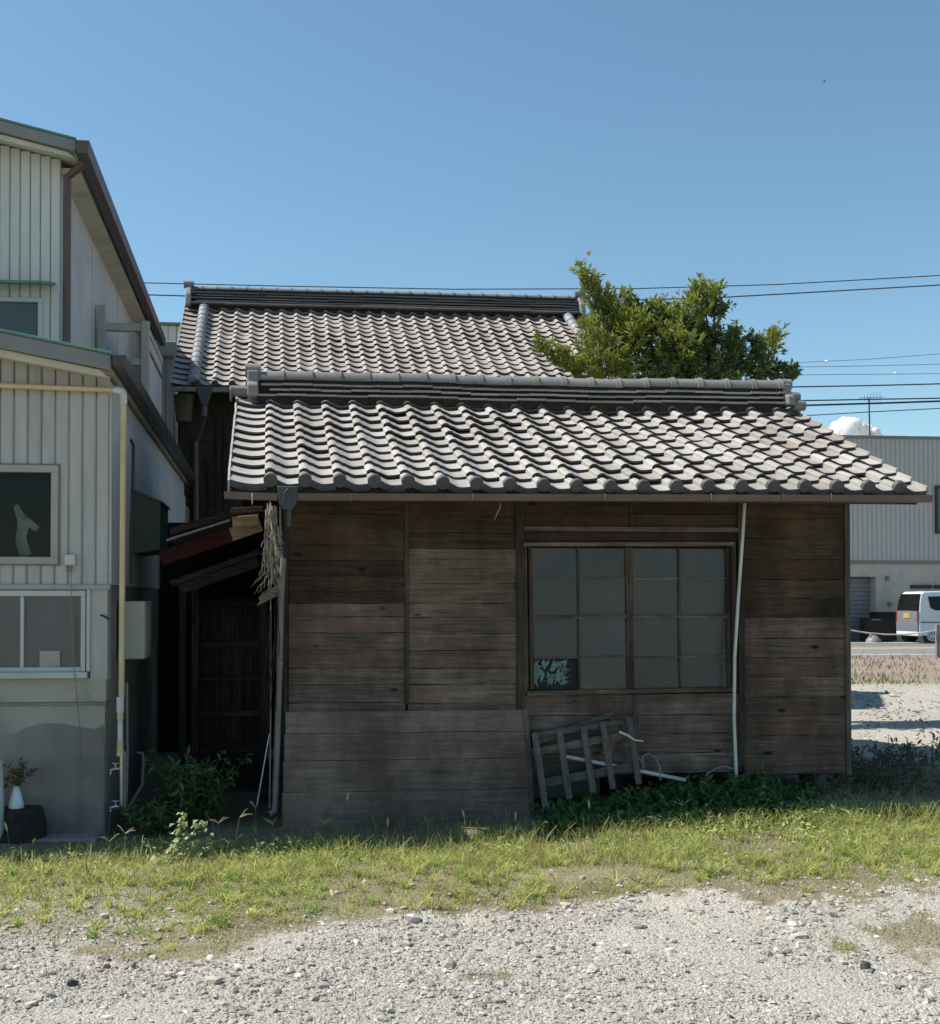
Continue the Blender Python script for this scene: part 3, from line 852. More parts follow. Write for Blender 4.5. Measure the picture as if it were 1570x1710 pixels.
# gutters
def gutter(name, x0, x1, y, z0, z1, m, parent, w=0.085, h=0.055):
    pr = [(y-w/2, h), (y-w/2+0.012, 0.004), (y-w/2+0.02, 0), (y+w/2-0.02, 0), (y+w/2, h), (y+w/2-0.005, h), (y+w/2-0.022, 0.006), (y-w/2+0.022, 0.006), (y-w/2+0.006, h)]
    n = len(pr); vs = [(x0, a, z0+b) for a, b in pr] + [(x1, a, z1+b) for a, b in pr]
    g = MB().add(vs, [tuple(range(n)), tuple(range(n, 2*n))[::-1]] + [(i, (i+1) % n, n+(i+1) % n, n+i) for i in range(n)])
    return g.build(name, m, parent)
GYc = EAVE_Y - 0.03
zg = lambda px, py: at(px, py, Y=GYc-0.04).z
g1_ = gutter('gutter', atX(496, GYc), atX(1555, GYc), GYc, zg(500, 836), zg(1540, 838), M['gutter'], shed)
g0_ = gutter('gutter', atX(374, GYc), atX(463, GYc), GYc, zg(380, 833), zg(460, 836), M['gutter'], shed)
for px in (585, 788, 1008, 1185, 1305, 1385):
    x = atX(px, GYc); z = g1_.location.z
    zz = zg(px, 828)
    MB().tube([(x, GYc-0.046, zz+0.02), (x, GYc-0.05, zz-0.03), (x, GYc, zz-0.042), (x, GYc+0.05, zz), (x, EAVE_Y+0.06, zz+0.03)], 0.004, 5).build('gutter_bracket', M['pipe_grey'], g1_)
x = atX(421, GYc); zz = zg(421, 828)
MB().tube([(x, GYc-0.046, zz+0.02), (x, GYc-0.05, zz-0.05), (x, GYc, zz-0.06), (x, EAVE_Y+0.06, zz+0.03)], 0.004, 5).build('gutter_bracket', M['pvc_white'], g0_)
# rain head and downpipe at the corner
xh0, xh1 = atX(463, GYc), atX(497, GYc)
zt_, zb_ = zg(480, 812), zg(480, 852)
hd = MB().prism([(xh0, zt_), (xh1, zt_), (xh1-0.01, zb_+0.05), (xh1-0.045, zb_), (xh0+0.045, zb_), (xh0+0.01, zb_+0.05)], 'y', GYc-0.055, GYc+0.06)
hd = hd.build('rain_head', M['darkplastic'], shed, 0.006)
uc = MB(); uc.tube([(xh0+0.045, GYc-0.06, zb_+0.06), (xh0+0.05, GYc-0.06, zb_+0.13), ((xh0+xh1)/2, GYc-0.06, zb_+0.155), (xh1-0.05, GYc-0.06, zb_+0.13), (xh1-0.045, GYc-0.06, zb_+0.06)], 0.008, 6)
uc.build('rain_head_rib', M['darkplastic'], hd)
pp = [at(482, 850, Y=GYc), at(482, 875, Y=GYc), at(474, 930, Y=WY-0.06), at(470, 985, Y=WY-0.06), at(467, 1110, Y=WY-0.06), at(463, 1240, Y=WY-0.07), at(460, 1335, Y=WY-0.08), at(459, 1354, Y=WY-0.09), at(450, 1359, Y=WY-0.1)]
dp = MB().tube(pp[:3], 0.024, 12, True).build('downpipe_bend', M['darkplastic'], shed)
dp = MB().tube(pp[2:], 0.026, 12, True).build('downpipe', M['pipe_grey'], shed)
for py in (1108, 1311):
    c = at(467 if py < 1200 else 461, py, Y=WY-0.065)
    MB().tube([c-Vector((0, 0, 0.012)), c+Vector((0, 0, 0.012))], 0.031, 12).build('pipe_clip', M['pipe_grey'], dp)

# ------------------------------------------------------------------ things leaning on the shed front
pan = empty('plank_panel', (atX(675, 8.95), 8.97, ghs(1.0, 8.95)), 'wide grey plank panel standing against the left half of the shed front', 'wood panel')
pz_top = atZ(1187, WY-0.06, 675); pz_bot = ghs(1.0, 8.94) - 0.04
lv = [1187, 1226, 1274, 1329, 1400]
zz = [pz_top + (pz_bot - pz_top) * (p - 1187) / (1400 - 1187) for p in lv]
px0t, px1t = atX(477, WY-0.06), atX(880, WY-0.06)
for i in range(4):
    yb = WY - 0.05 - 0.035 * (i + 1)
    mb = MB(); vs = []; fs = []
    for k in range(7):
        t = k / 6; x = px0t - 0.008*i + (px1t - px0t + 0.012*i) * t
        y_t = WY - 0.05 - 0.03*i; y_b = WY - 0.05 - 0.03*(i+1)
        j = rnd.gauss(0, 0.0012)
        vs += [(x, y_b+j, zz[i+1]+0.002+rnd.gauss(0, .0008)), (x, y_t+j, zz[i]-0.002+rnd.gauss(0, .0008)), (x, y_t+0.02, zz[i]-0.002), (x, y_b+0.02, zz[i+1]+0.002)]
    for k in range(6):
        a, b = k*4, k*4+4
        fs += [(a, b, b+1, a+1), (a+1, b+1, b+2, a+2), (a, a+3, b+3, b), (a+2, b+2, b+3, a+3)]
    fs += [(0, 1, 2, 3), (24, 27, 26, 25)]
    mb.add(vs, fs).build('plank', M['panel_board'], pan)
MB().plank((px1t-0.012, WY-0.058, pz_top+0.004), (px1t+0.02, WY-0.19, pz_bot), 0.035, 0.026, (0, -1, 0)).build('edge_batten', M['batten_grey'], pan, 0.002)

def LY(py): return WY - 0.07 - (py - 1197) / 170 * 0.22
def lp(px, py, off=0.0): return at(px, py, Y=LY(py) + off)
lat = empty('lattice_frame', lp(980, 1365), 'broken grey wooden lattice frame tilted against the wall under the window', 'lattice')
for a, b in (((893, 1224), (914, 1368)), ((934, 1220), (951, 1335)), ((974, 1213), (991, 1325)), ((1006, 1205), (1024, 1318)), ((1050, 1197), (1067, 1310))):
    MB().plank(lp(*a, -0.03), lp(*b, -0.03), 0.05, 0.022, (0, -1, 0.2)).build('slat', M['slat'], lat, 0.002)
for a, b, w in (((889, 1229), (1060, 1202), 0.045), ((889, 1257), (1060, 1224), 0.06), ((905, 1308), (1066, 1279), 0.07)):
    MB().plank(lp(*a), lp(*b), w, 0.025, (0, -1, 0.2)).build('rail', M['slat_x'], lat, 0.002)

bl = MB().plank(lp(892, 1241, 0.05), lp(1024, 1191, 0.055), 0.05, 0.02, (0, -1, 0)).build('loose_board', M['slat_x'], None, 0.002)
tag(bl, 'loose dark board leaning diagonally behind the lattice frame', 'board')
shp = MB().plank(lp(1012, 1262, 0.05), lp(1028, 1200, 0.05), 0.09, 0.012, (0, -1, 0)).build('broken_board', M['panel_board'], None)
tag(shp, 'short brown broken board behind the lattice frame', 'board')
ts = B(atX(885, WY-0.03), atX(1000, WY-0.03), WY-0.045, WY-0.03, atZ(1330, WY, 940), atZ(1272, WY, 940)).build('teal_sheet', mat('dull_teal_sheet', (0.05, 0.058, 0.05), (0.035, 0.04, 0.036), 6, 0.6, 0.1))
tag(ts, 'dull teal sheet standing behind the lattice frame', 'sheet')
pa = MB().tube([lp(943, 1263, 0.035), lp(1015, 1277, 0.03), lp(1145, 1303, -0.03)], 0.0165, 10).build('white_pipe', M['pvc_white'])
tag(pa, 'thick white plastic pipe lying through the lattice frame', 'pipe')
pb = MB().tube([lp(1034, 1222, -0.06), lp(1050, 1229, -0.06), lp(1060, 1236, -0.06), lp(1075, 1238, -0.07)], [0.011, 0.011, 0.009, 0.006], 8).build('white_stick', M['pvc_white'])
tag(pb, 'thin white plastic stick caught in the top right of the lattice', 'stick')
loop = [lp(1063, 1262, -.02), lp(1072, 1272, -.02), lp(1076, 1285, -.02), lp(1074, 1276, -.04), lp(1073, 1264, -.04), lp(1083, 1258, -.03), lp(1095, 1266, -.02), lp(1102, 1282, -.02), lp(1103, 1303, -.02)]
ho = MB().tube(loop, 0.008, 8).build('hose', M['pipe_grey'])
tag(ho, 'thin grey hose looped beside the lattice frame', 'hose')
ho2 = MB().tube([lp(1172, 1305, -.02), lp(1182, 1292, -.02), lp(1194, 1284, -.02), lp(1210, 1280, -.02), lp(1225, 1284, -.02)], 0.009, 8).build('hose', M['pipe_grey'])
tag(ho2, 'grey hose arching out of the dark weeds beside the white pole', 'hose')
pole = MB().tube([at(1244, 836, Y=WY-0.16), at(1240, 900, Y=WY-0.14), at(1233, 1000, Y=WY-0.12), at(1227, 1100, Y=WY-0.12), at(1226, 1200, Y=WY-0.14), at(1229, 1276, Y=WY-0.17), at(1231, 1345, Y=WY-0.2)],
                 0.0135, 10).build('white_pole', M['pvc_white'])
tag(pole, 'long slightly bowed white plastic pole leaning from the eave beside the window', 'pole')
fl = MB().add([at(1135, 1378, Y=8.45), at(1205, 1368, Y=8.5), at(1222, 1360, Y=8.62), at(1150, 1366, Y=8.62)], [(0, 1, 2, 3)])
fl.v = fl.v + [(x, y, z-0.012) for x, y, z in fl.v]; fl.f += [(7, 6, 5, 4), (0, 4, 5, 1), (1, 5, 6, 2), (2, 6, 7, 3), (3, 7, 4, 0)]; fl.s += [False]*5
fl = fl.build('slate_sheet', M['trim_beige']); tag(fl, 'pale grey flat sheet lying in the weeds below the white pole', 'sheet')
# small dangling wires from the gutter
for px, py, lab in ((834, 838, 'short bit of dry root hanging from the gutter above the batten'),):
    wr = MB().tube([at(834, 836, Y=8.6), at(836, 846, Y=8.6), at(830, 858, Y=8.6), at(826, 868, Y=8.6)], 0.004, 5).build('dry_root', M['straw']); tag(wr, lab, 'root')

# dried vine at the left corner
def wander(p0, p1, n, amp, rr):
    p0, p1 = Vector(p0), Vector(p1); out = []
    o = Vector((0, 0, 0))
    for i in range(n + 1):
        t = i / n
        o += Vector((rr.gauss(0, amp), rr.gauss(0, amp), rr.gauss(0, amp * .5)))
        out.append(p0.lerp(p1, t) + o * (0.4 + 0.6*t))
    return out
rr = random.Random(21)
vine = empty('dried_vine', at(460, 1010, Y=8.85), 'bleached dry vine hanging in a ragged tangle at the shed corner', 'vine')
vm = MB()
for k in range(70):
    a = (rr.uniform(443, 461), rr.uniform(838, 880)); b_ = (rr.uniform(444, 468), rr.uniform(890, 985))
    y = rr.uniform(8.42, 8.5)
    pts = wander(at(*a, Y=y), at(*b_, Y=y), 9, 0.011, rr)
    vm.tube(pts, [rr.uniform(0.003, 0.0075) * (1 - 0.5*i/9) for i in range(10)], 4, False)
for k in range(16):
    a = (rr.uniform(445, 470), rr.uniform(900, 960))
    pts = wander(at(*a, Y=8.46), at(a[0]+rr.uniform(-24, 22), a[1]+rr.uniform(5, 34), Y=8.46), 5, 0.008, rr)
    vm.tube(pts, [0.004, 0.0035, 0.003, 0.0025, 0.002, 0.001], 4, False)
vm.build('stem', M['straw'], vine)
vl = MB()
for k in range(12):
    a = (rr.uniform(446, 462), rr.uniform(990, 1100)); y = rr.uniform(8.9, 9.0)
    vl.tube(wander(at(*a, Y=y), at(a[0]-rr.uniform(-4, 12), a[1]+rr.uniform(60, 230), Y=y), 8, 0.006, rr), 0.003, 4, False)
vl.build('trailing_stem', M['oldwood'], vine)
bb = MB().add([at(429, 1012, Y=8.86), at(434, 1004, Y=8.86), at(432, 998, Y=8.86), at(438, 990, Y=8.86), at(464, 976, Y=8.93), at(466, 994, Y=8.93), at(447, 1003, Y=8.88)], [(0, 1, 2, 3, 4, 5, 6)])
m_ = len(bb.v); bb.v += [(x, y+0.015, z) for x, y, z in bb.v]; bb.f += [tuple(range(m_, 2*m_))[::-1]] + [(i, (i+1) % m_, m_+(i+1) % m_, m_+i) for i in range(m_)]; bb.s += [False]*(m_+1)
bo = bb.build('splintered_board', M['panel_board']); tag(bo, 'splintered pale board end sticking out beside the grey downpipe', 'board')
cb = MB().tube([at(454, 860, Y=8.98), at(452, 1000, Y=9.0), at(452, 1200, Y=9.0), at(450, 1350, Y=9.0)], 0.006, 6).build('cable', M['pipe_grey'])
tag(cb, 'thin grey cable running down left of the grey downpipe', 'cable')
st = MB().tube([at(450, 1225, Y=8.95), at(429, 1345, Y=8.85)], 0.004, 5).build('wire', M['pvc_white']); tag(st, 'thin taut pale wire slanting in the dark gap near the downpipe', 'wire')

# ------------------------------------------------------------------ lean-to in the gap between the houses
lt = empty('lean_to', (-0.55, 10.5, 0.1), 'dark collapsed lean-to with red boards filling the gap beside the shed', 'lean-to')
def lb(p0, p1, Y, w, t, m, name, y2=None):
    a = at(*p0, Y=Y); b = at(*p1, Y=y2 or Y)
    return MB().plank(a, b, w, t, (0, -1, 0.0)).build(name, M[m], lt, 0.003)
lb((268, 933), (388, 893), 9.75, 0.125, 0.03, 'redboard', 'fascia_board')
lb((386, 893), (436, 876), 9.73, 0.115, 0.03, 'tanboard_lit', 'fascia_board')
lb((300, 985), (432, 938), 9.9, 0.09, 0.03, 'oldwood_x', 'beam')
lb((285, 975), (436, 921), 9.9, 0.05, 0.05, 'oldwood_x', 'beam')
lb((284, 888), (392, 856), 9.85, 0.06, 0.03, 'oldwood_x', 'roof_edge')
rt = MB()
a0, a1 = at(278, 900, Y=9.8), at(436, 850, Y=9.8)
for k in range(6):
    t0, t1 = k/6, (k+1)/6
    p = a0.lerp(a1, t0); q = a0.lerp(a1, t1)
    MB().add([p, q, (q.x, 13.2, q.z+0.05), (p.x, 13.2, p.z+0.05), (p.x, p.y, p.z-0.02), (q.x, q.y, q.z-0.02), (q.x, 13.2, q.z+0.03), (p.x, 13.2, p.z+0.03)],
             [(0,1,2,3),(7,6,5,4),(0,4,5,1),(1,5,6,2),(2,6,7,3),(3,7,4,0)]).build('roof_board', M['rib_grey'] if k < 4 else M['oldwood_x'], lt)
for px in (305, 326, 441):
    p = at(px, 1100, Y=10.2)
    B(p.x-0.03, p.x+0.03, 10.17, 10.23, 0.0, atZ(960, 10.2, px)).build('post', M['oldwood'], lt, 0.004)
lb((385, 853), (440, 850), 9.4, 0.045, 0.045, 'rafter', 'rafter')
lb((388, 872), (432, 868), 9.5, 0.09, 0.02, 'tanboard_lit', 'soffit_board')
mbk = B(-1.235, 0.12, 13.0, 13.06, 0.0, 2.75).build('dark_gap_closure', M['core'], lt)  # near-black wall added to close the gap and keep it dark
gate = empty('slatted_door', at(385, 1260, Y=10.6), 'dark slatted wooden door standing deep in the gap beside the shed', 'door')
for k in range(6):
    x0_ = atX(332, 10.6) + k * (atX(440, 10.6) - atX(332, 10.6)) / 6
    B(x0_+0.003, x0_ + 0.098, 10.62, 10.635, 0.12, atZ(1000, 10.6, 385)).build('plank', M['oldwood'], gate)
for py in (1010, 1075, 1133, 1191, 1251):
    MB().plank(at(334, py+2, Y=10.58), at(440, py-1, Y=10.58), 0.05, 0.04).build('rail', M['oldwood_x'], gate, 0.003)
for px in (330, 438):
    MB().plank(at(px, 1290, Y=10.57), at(px, 1000, Y=10.57), 0.05, 0.045).build('stile', M['oldwood'], gate, 0.003)

# ------------------------------------------------------------------ neighbour's ribbed house on the left
LYf = 8.90
lh = empty('ribbed_house', (-3.5, 12.5, 0.0), 'pale ribbed metal house with green roof edges at the left', 'house')
LXR = atX(183, LYf, 800)
LXL = -6.5
z_band = atZ(976, LYf, 90)
roofz = lambda x: at(185, 588, Y=8.55).z + (at(185, 588, Y=8.55).x - x) * 0.19     # top of the roof sheet
EX = at(187, 588, Y=8.55).x
ribw = 0.104
w1x0, w1x1, w1z0, w1z1 = -3.0, atX(98, LYf, 860), atZ(942, LYf, 50), atZ(777, LYf, 50)
# body behind the cladding
bd = MB()
bd.box(LXL, LXR-0.012, LYf+0.06, 17.0, 1.25, 3.45)
bd.prism([(LXL, 3.45), (LXR-0.012, 3.45), (LXR-0.012, roofz(LXR)-0.14), (-4.6, roofz(-4.6)-0.14), (LXL, roofz(-4.6)-0.2)], 'y', LYf+0.06, 17.0)
bd.build('wall_body', M['sidewall'], lh)
x = LXR
k = 0
while x > -2.75:
    xa, xb = x - ribw, x
    zt = roofz((xa+xb)/2) - 0.13
    segs = [(z_band, zt)]
    if xb < w1x1 + 0.03: segs = [(z_band, w1z0), (w1z1, zt)]
    for za, zb_ in segs:
        # panel with a shallow raised face and bevelled edges
        y0 = LYf; h = 0.012
        m_ = MB().prism([(xa+0.003, y0+h+0.03), (xa+0.003, y0+h), (xa+0.014, y0), (xb-0.014, y0), (xb-0.003, y0+h), (xb-0.003, y0+h+0.03)], 'z', za, zb_)
        m_.build('cladding_panel', M['rib'], lh)
    x -= ribw; k += 1
B(-2.75, LXR-0.004, LYf+0.013, LYf+0.05, w1z1, 3.45).build('cladding_back', M['fascia'], lh)
B(w1x1+0.0, LXR-0.004, LYf+0.013, LYf+0.05, z_band, w1z1).build('cladding_back', M['fascia'], lh)
B(-2.75, w1x1, LYf+0.013, LYf+0.05, z_band, w1z0).build('cladding_back', M['fascia'], lh)
B(-2.75, LXR+0.012, LYf-0.025, LYf+0.055, z_band-0.04, z_band).build('flashing', M['trim_beige'], lh, 0.004)
B(LXR-0.004, LXR+0.010, LYf+0.02, 17.0, z_band, 3.40).build('side_cladding', M['sidewall'], lh)
B(LXR-0.004, LXR+0.020, LYf-0.004, LYf+0.03, z_band, 3.46).build('corner_trim', M['rib'], lh, 0.003)
# upper window with aluminium frame
wf = MB()
fw = 0.055
wf.box(w1x0, w1x1, LYf-0.03, LYf+0.05, w1z0, w1z0+fw); wf.box(w1x0, w1x1, LYf-0.03, LYf+0.05, w1z1-fw, w1z1)
wf.box(w1x1-fw, w1x1, LYf-0.029, LYf+0.05, w1z0+fw, w1z1-fw)
wo = wf.build('window', M['trim_beige'], lh, 0.004)
wi = MB(); wi.box(w1x0, w1x1+0.012, LYf-0.012, LYf+0.02, w1z0-0.012, w1z0); wi.box(w1x0, w1x1+0.012, LYf-0.012, LYf+0.02, w1z1, w1z1+0.012); wi.box(w1x1, w1x1+0.012, LYf-0.012, LYf+0.02, w1z0, w1z1)
wi.build('outer_frame', M['fascia'], wo)
NG = NT('clear_window_glass')
tr_ = NG.n('ShaderNodeBsdfTransparent'); gl_ = NG.n('ShaderNodeBsdfGlossy'); gl_.inputs['Roughness'].default_value = 0.03
tr_.inputs[0].default_value = (0.8, 0.82, 0.8, 1)
lw_ = NG.n('ShaderNodeFresnel'); lw_.inputs[0].default_value = 1.22
mx_ = NG.n('ShaderNodeMixShader'); NG.l(lw_.outputs[0], mx_.inputs[0]); NG.l(tr_.outputs[0], mx_.inputs[1]); NG.l(gl_.outputs[0], mx_.inputs[2]); NG.l(mx_.outputs[0], NG.t.nodes['Material Output'].inputs[0])
B(w1x0, w1x1-fw, LYf+0.006, LYf+0.010, w1z0+fw, w1z1-fw).build('pane', NG.m, wo)
B(w1x0, w1x1-fw, LYf+0.052, LYf+0.058, w1z0+fw, w1z1-fw).build('black_backing', M['black'], wo)  # black sheet standing in for the unlit room behind
cv = MB(); cw = []  # pale shape added behind the glass to imitate a reflection
for (px, py) in ((22, 845), (30, 842), (40, 858), (52, 868), (66, 880), (60, 888), (48, 880), (44, 898), (52, 925), (34, 932), (26, 905), (30, 872)):
    p = at(px, py, Y=LYf+0.03); cw.append((p.x, LYf+0.028+0.01*math.sin(px*0.4), p.z))
cv.add(cw, [tuple(range(len(cw)))]); cv.add([(x_, y_+0.004, z_) for x_, y_, z_ in cw], [tuple(range(len(cw)))[::-1]])
cv.build('reflection_shape', mat('pale_reflection', (0.42, 0.44, 0.42), (0.12, 0.12, 0.11), 5, 0.9, 0.2), wo)
# lower window: white frame, two sashes
v0, v1 = -3.0, atX(143, LYf, 1060)
vz0, vz1 = atZ(1122, LYf, 70), atZ(986, LYf, 70)
lf = MB()
lf.box(v0, v1, LYf-0.02, LYf+0.06, vz1-0.045, vz1); lf.box(v1-0.035, v1, LYf-0.019, LYf+0.06, vz0, vz1-0.045)
lwo = lf.build('window', M['trim'], lh, 0.004)
B(v0, v1+0.02, LYf-0.06, LYf+0.05, vz0-0.05, vz0).build('sill', M['trim'], lwo, 0.006)
B(v0, v1-0.035, LYf-0.005, LYf+0.04, vz0, vz0+0.035).build('sash_rail', M['trim'], lwo, 0.003)
xm = atX(37, LYf, 1060)
B(xm-0.014, xm+0.014, LYf-0.008, LYf+0.035, vz0+0.035, vz1-0.045).build('sash_stile', M['trim'], lwo, 0.003)
B(v0, xm-0.014, LYf+0.012, LYf+0.018, vz0+0.035, vz1-0.045).build('pane', M['pane_grey'], lwo)
B(xm+0.014, v1-0.035, LYf+0.020, LYf+0.026, vz0+0.035, vz1-0.045).build('pane', M['pane_grey'], lwo)
bx0, bx1 = atX(66, LYf, 1100), atX(100, LYf, 1100)
bxo = B(bx0, bx1, LYf+0.003, LYf+0.010, vz0+0.038, atZ(1087, LYf, 80)).build('paper_in_pane', M['trim_beige'], lwo)
B(v1+0.008, v1+0.035, LYf-0.02, LYf+0.03, vz0-0.0, vz1+0.02).build('window_trim', M['trim'], lh, 0.004)
B(v1+0.035, LXR-0.012, LYf+0.006, LYf+0.05, vz0-0.06, z_band-0.04).build('render_strip', M['rib'], lh)
# rendered lower wall and patched cement base
z_line = atZ(1176, LYf, 90)
B(LXL, LXR-0.02, LYf+0.01, LYf+0.16, z_line+0.012, vz0-0.05).build('render_wall', M['render'], lh, 0.006)
B(LXL, LXR-0.015, LYf-0.004, LYf+0.16, z_line-0.012, z_line+0.012).build('drip_ledge', M['cement'], lh, 0.005)
B(LXL, LXR-0.03, LYf+0.012, LYf+0.17, -0.1, z_line-0.012).build('render_base', M['render'], lh)
pts = [(0, 1235), (20, 1228), (45, 1216), (75, 1208), (110, 1210), (135, 1215), (160, 1218), (172, 1210), (176, 1290), (172, 1400), (-40, 1400), (-40, 1240)]
cp = [at(a, b, Y=LYf+0.012) for a, b in pts]
pm = MB(); n_ = len(cp)
pm.add([(p.x, LYf-0.006, p.z) for p in cp] + [(p.x, LYf+0.012, p.z) for p in cp], [tuple(range(n_))[::-1]] + [(i, (i+1) % n_, n_+(i+1) % n_, n_+i) for i in range(n_)])
pm.build('cement_patch', M['cement'], lh)
B(LXR-0.03, LXR-0.006, LYf+0.18, 18.05, -0.1, z_line+0.3).build('side_base', M['cement'], lh)
B(LXR-0.03, LXR-0.001, LYf+0.17, 18.05, z_line+0.3, 3.3).build('side_lower_wall', M['fascia'], lh)
B(atX(62, 8.75, 1390), LXR-0.05, 8.66, LYf-0.006, 0.0, 0.075).build('footing_slab', M['cement'], lh, 0.01)
# roof, fascia, soffit, gutter
def lroof(par, ex, ez, yf, yb, sl, xfar, wallx, names=True):
    """single slope rising to the left from eave (ex, ez)"""
    def zx(x): return ez + (ex - x) * sl
    MB().prism([(ex, ez), (xfar, zx(xfar)), (xfar, zx(xfar)-0.022), (ex, ez-0.022)], 'y', yf, yb).build('roof', M['flash_green'], par, 0.004)
    MB().prism([(ex-0.012, ez-0.024), (xfar, zx(xfar)-0.026), (xfar, zx(xfar)-0.155), (ex-0.012, ez-0.135)], 'y', yf+0.015, yf+0.04).build('fascia', M['fascia'], par)
    MB().prism([(ex-0.10, ez-0.125), (xfar, zx(xfar)-0.135), (xfar, zx(xfar)-0.235), (ex-0.03, ez-0.185)], 'y', yf+0.07, yf+0.16).build('soffit_trim', M['cream'], par)
    MB().prism([(ex-0.02, ez-0.03), (xfar, zx(xfar)-0.03), (xfar, zx(xfar)-0.12), (ex-0.02, ez-0.12)], 'y', yf+0.041, yb-0.02).build('soffit', M['cream'], par)
yf = 8.55
ez_ = at(185, 587, Y=yf).z
lroof(lh, EX, ez_, yf, 17.1, 0.19, -5.0, LXR)
lg = MB(); gx = EX + 0.05
def ygut(par, gx, gz, y0, y1, m, w=0.10, h=0.085):
    pr = [(gx-w/2, gz), (gx-w/2+0.01, gz-h), (gx+w/2-0.015, gz-h), (gx+w/2, gz), (gx+w/2-0.006, gz), (gx+w/2-0.02, gz-h+0.008), (gx-w/2+0.016, gz-h+0.008), (gx-w/2+0.006, gz)]
    gt_ = MB().prism(pr, 'y', y0, y1)
    for yy_ in (y0-0.006, y1): gt_.prism([(gx-w/2, gz), (gx-w/2+0.01, gz-h), (gx+w/2-0.015, gz-h), (gx+w/2, gz)], 'y', yy_, yy_+0.006)
    gt_.build('gutter', M[m], par)
ygut(lh, EX+0.055, ez_-0.03, yf-0.02, 17.1, 'gutter_dark')
# pvc pipe on the corner
ypipe = LYf - 0.06
yp = empty('yellowed_pipe', at(200, 1250, Y=ypipe), 'yellowed plastic pipe running along and down the ribbed house corner', 'pipe')
c0 = at(-60, 646, Y=ypipe); c1 = at(196, 651, Y=ypipe); xe_ = atX(206, ypipe, 660)
hz = at(180, 651, Y=ypipe).z
MB().tube([(c0.x, ypipe, hz+0.025), (c1.x-0.01, ypipe, hz)], 0.021, 12).build('horizontal_run', M['pvc_yellow'], yp)
el = [(c1.x-0.03, ypipe, hz), (xe_-0.045, ypipe, hz)] + [(xe_-0.045+0.045*math.sin(R(a)), ypipe, hz-0.045+0.045*math.cos(R(a))) for a in (20, 40, 60, 80)] + [(xe_, ypipe, hz-0.11)]
MB().tube(el, 0.029, 12).build('elbow', M['pvc_white'], yp)
vb = at(203, 1166, Y=ypipe)
MB().tube([(xe_, ypipe, hz-0.09), (vb.x, ypipe, vb.z)], 0.023, 12).build('vertical_run', M['pvc_yellow'], yp)
q = lambda py, px=201: at(px, py, Y=ypipe)
MB().tube([q(1164), q(1190)], 0.030, 12).build('joint', M['pvc_white'], yp)
MB().tube([q(1188), q(1246)], 0.021, 12).build('lower_run', M['pvc_white'], yp)
for py in (1196, 1242):
    MB().tube([q(py-4), q(py+4)], 0.026, 12).build('joint_ring', M['pvc_yellow'], yp)
MB().tube([q(1246), q(1262)], [0.024, 0.03], 12).build('joint', M['pvc_yellow'], yp)
MB().tube([q(1258, 203), q(1300, 203), q(1348, 203)], 0.016, 10).build('standpipe', M['metal'], yp)
MB().tube([q(1255, 209), q(1352, 208)], 0.012, 10).build('standpipe', M['pipe_grey'], yp)
for py, pxx in ((1284, 183), (1347, 175)):
    tp = MB().tube([q(py, 205), q(py, 192), q(py+3, 184)], [0.013, 0.016, 0.012], 10)
    tp.tube([q(py-1, 193), q(py-9, 193)], 0.007, 8); tp.tube([q(py-9, 187), q(py-9, 199)], 0.007, 8)
    tp.tube([q(py+2, 186), q(py+9, 185)], 0.009, 8)
    tp.build('tap', M['metal'], yp)
bp = MB().tube([at(229, 1257, Y=LYf+0.15), at(238, 1258, Y=LYf+0.14), at(240, 1268, Y=LYf+0.14), at(238, 1310, Y=LYf+0.1), at(208, 1360, Y=LYf-0.05)], 0.014, 8).build('brown_pipe', M['brownpipe'])
tag(bp, 'thin bent brown pipe rising beside the taps', 'pipe')
tk = MB().tube([at(212, 1140, Y=LYf+0.1), at(213, 1260, Y=LYf+0.1), at(211, 1350, Y=LYf+0.1)], 0.01, 8).build('conduit', M['pipe_grey']); tag(tk, 'thin grey conduit behind the yellowed pipe', 'conduit')
# small box and cable on the front
jb = empty('outlet_box', at(117, 938, Y=LYf-0.03), 'small white outlet box on the ribs beside the upper left window', 'outlet box')
a, b = at(108, 944, Y=LYf-0.03), at(126, 926, Y=LYf-0.03)
B(a.x, b.x, LYf-0.045, LYf-0.001, a.z, b.z).build('case', M['trim'], jb, 0.006)
B(a.x+0.025, a.x+0.05, LYf-0.035, LYf-0.001, a.z-0.05, a.z).build('bracket', M['fascia'], jb, 0.003)
cbl = MB().tube([at(119, 955, Y=LYf-0.035), at(119, 1000, Y=LYf-0.07), at(122, 1100, Y=LYf-0.07), at(128, 1160, Y=LYf-0.06), at(134, 1220, Y=LYf-0.03), at(133, 1380, Y=LYf-0.03)], 0.0035, 5).build('cable', M['pipe_grey']); tag(cbl, 'thin grey cable hanging down from the outlet box across the window', 'cable')
hk = MB().tube([at(168, 1027, Y=LYf-0.02), at(176, 1030, Y=LYf-0.04), at(183, 1035, Y=LYf-0.05)], 0.008, 6).build('hook', M['wire']); tag(hk, 'small rusty hook on the strip right of the lower window', 'hook')
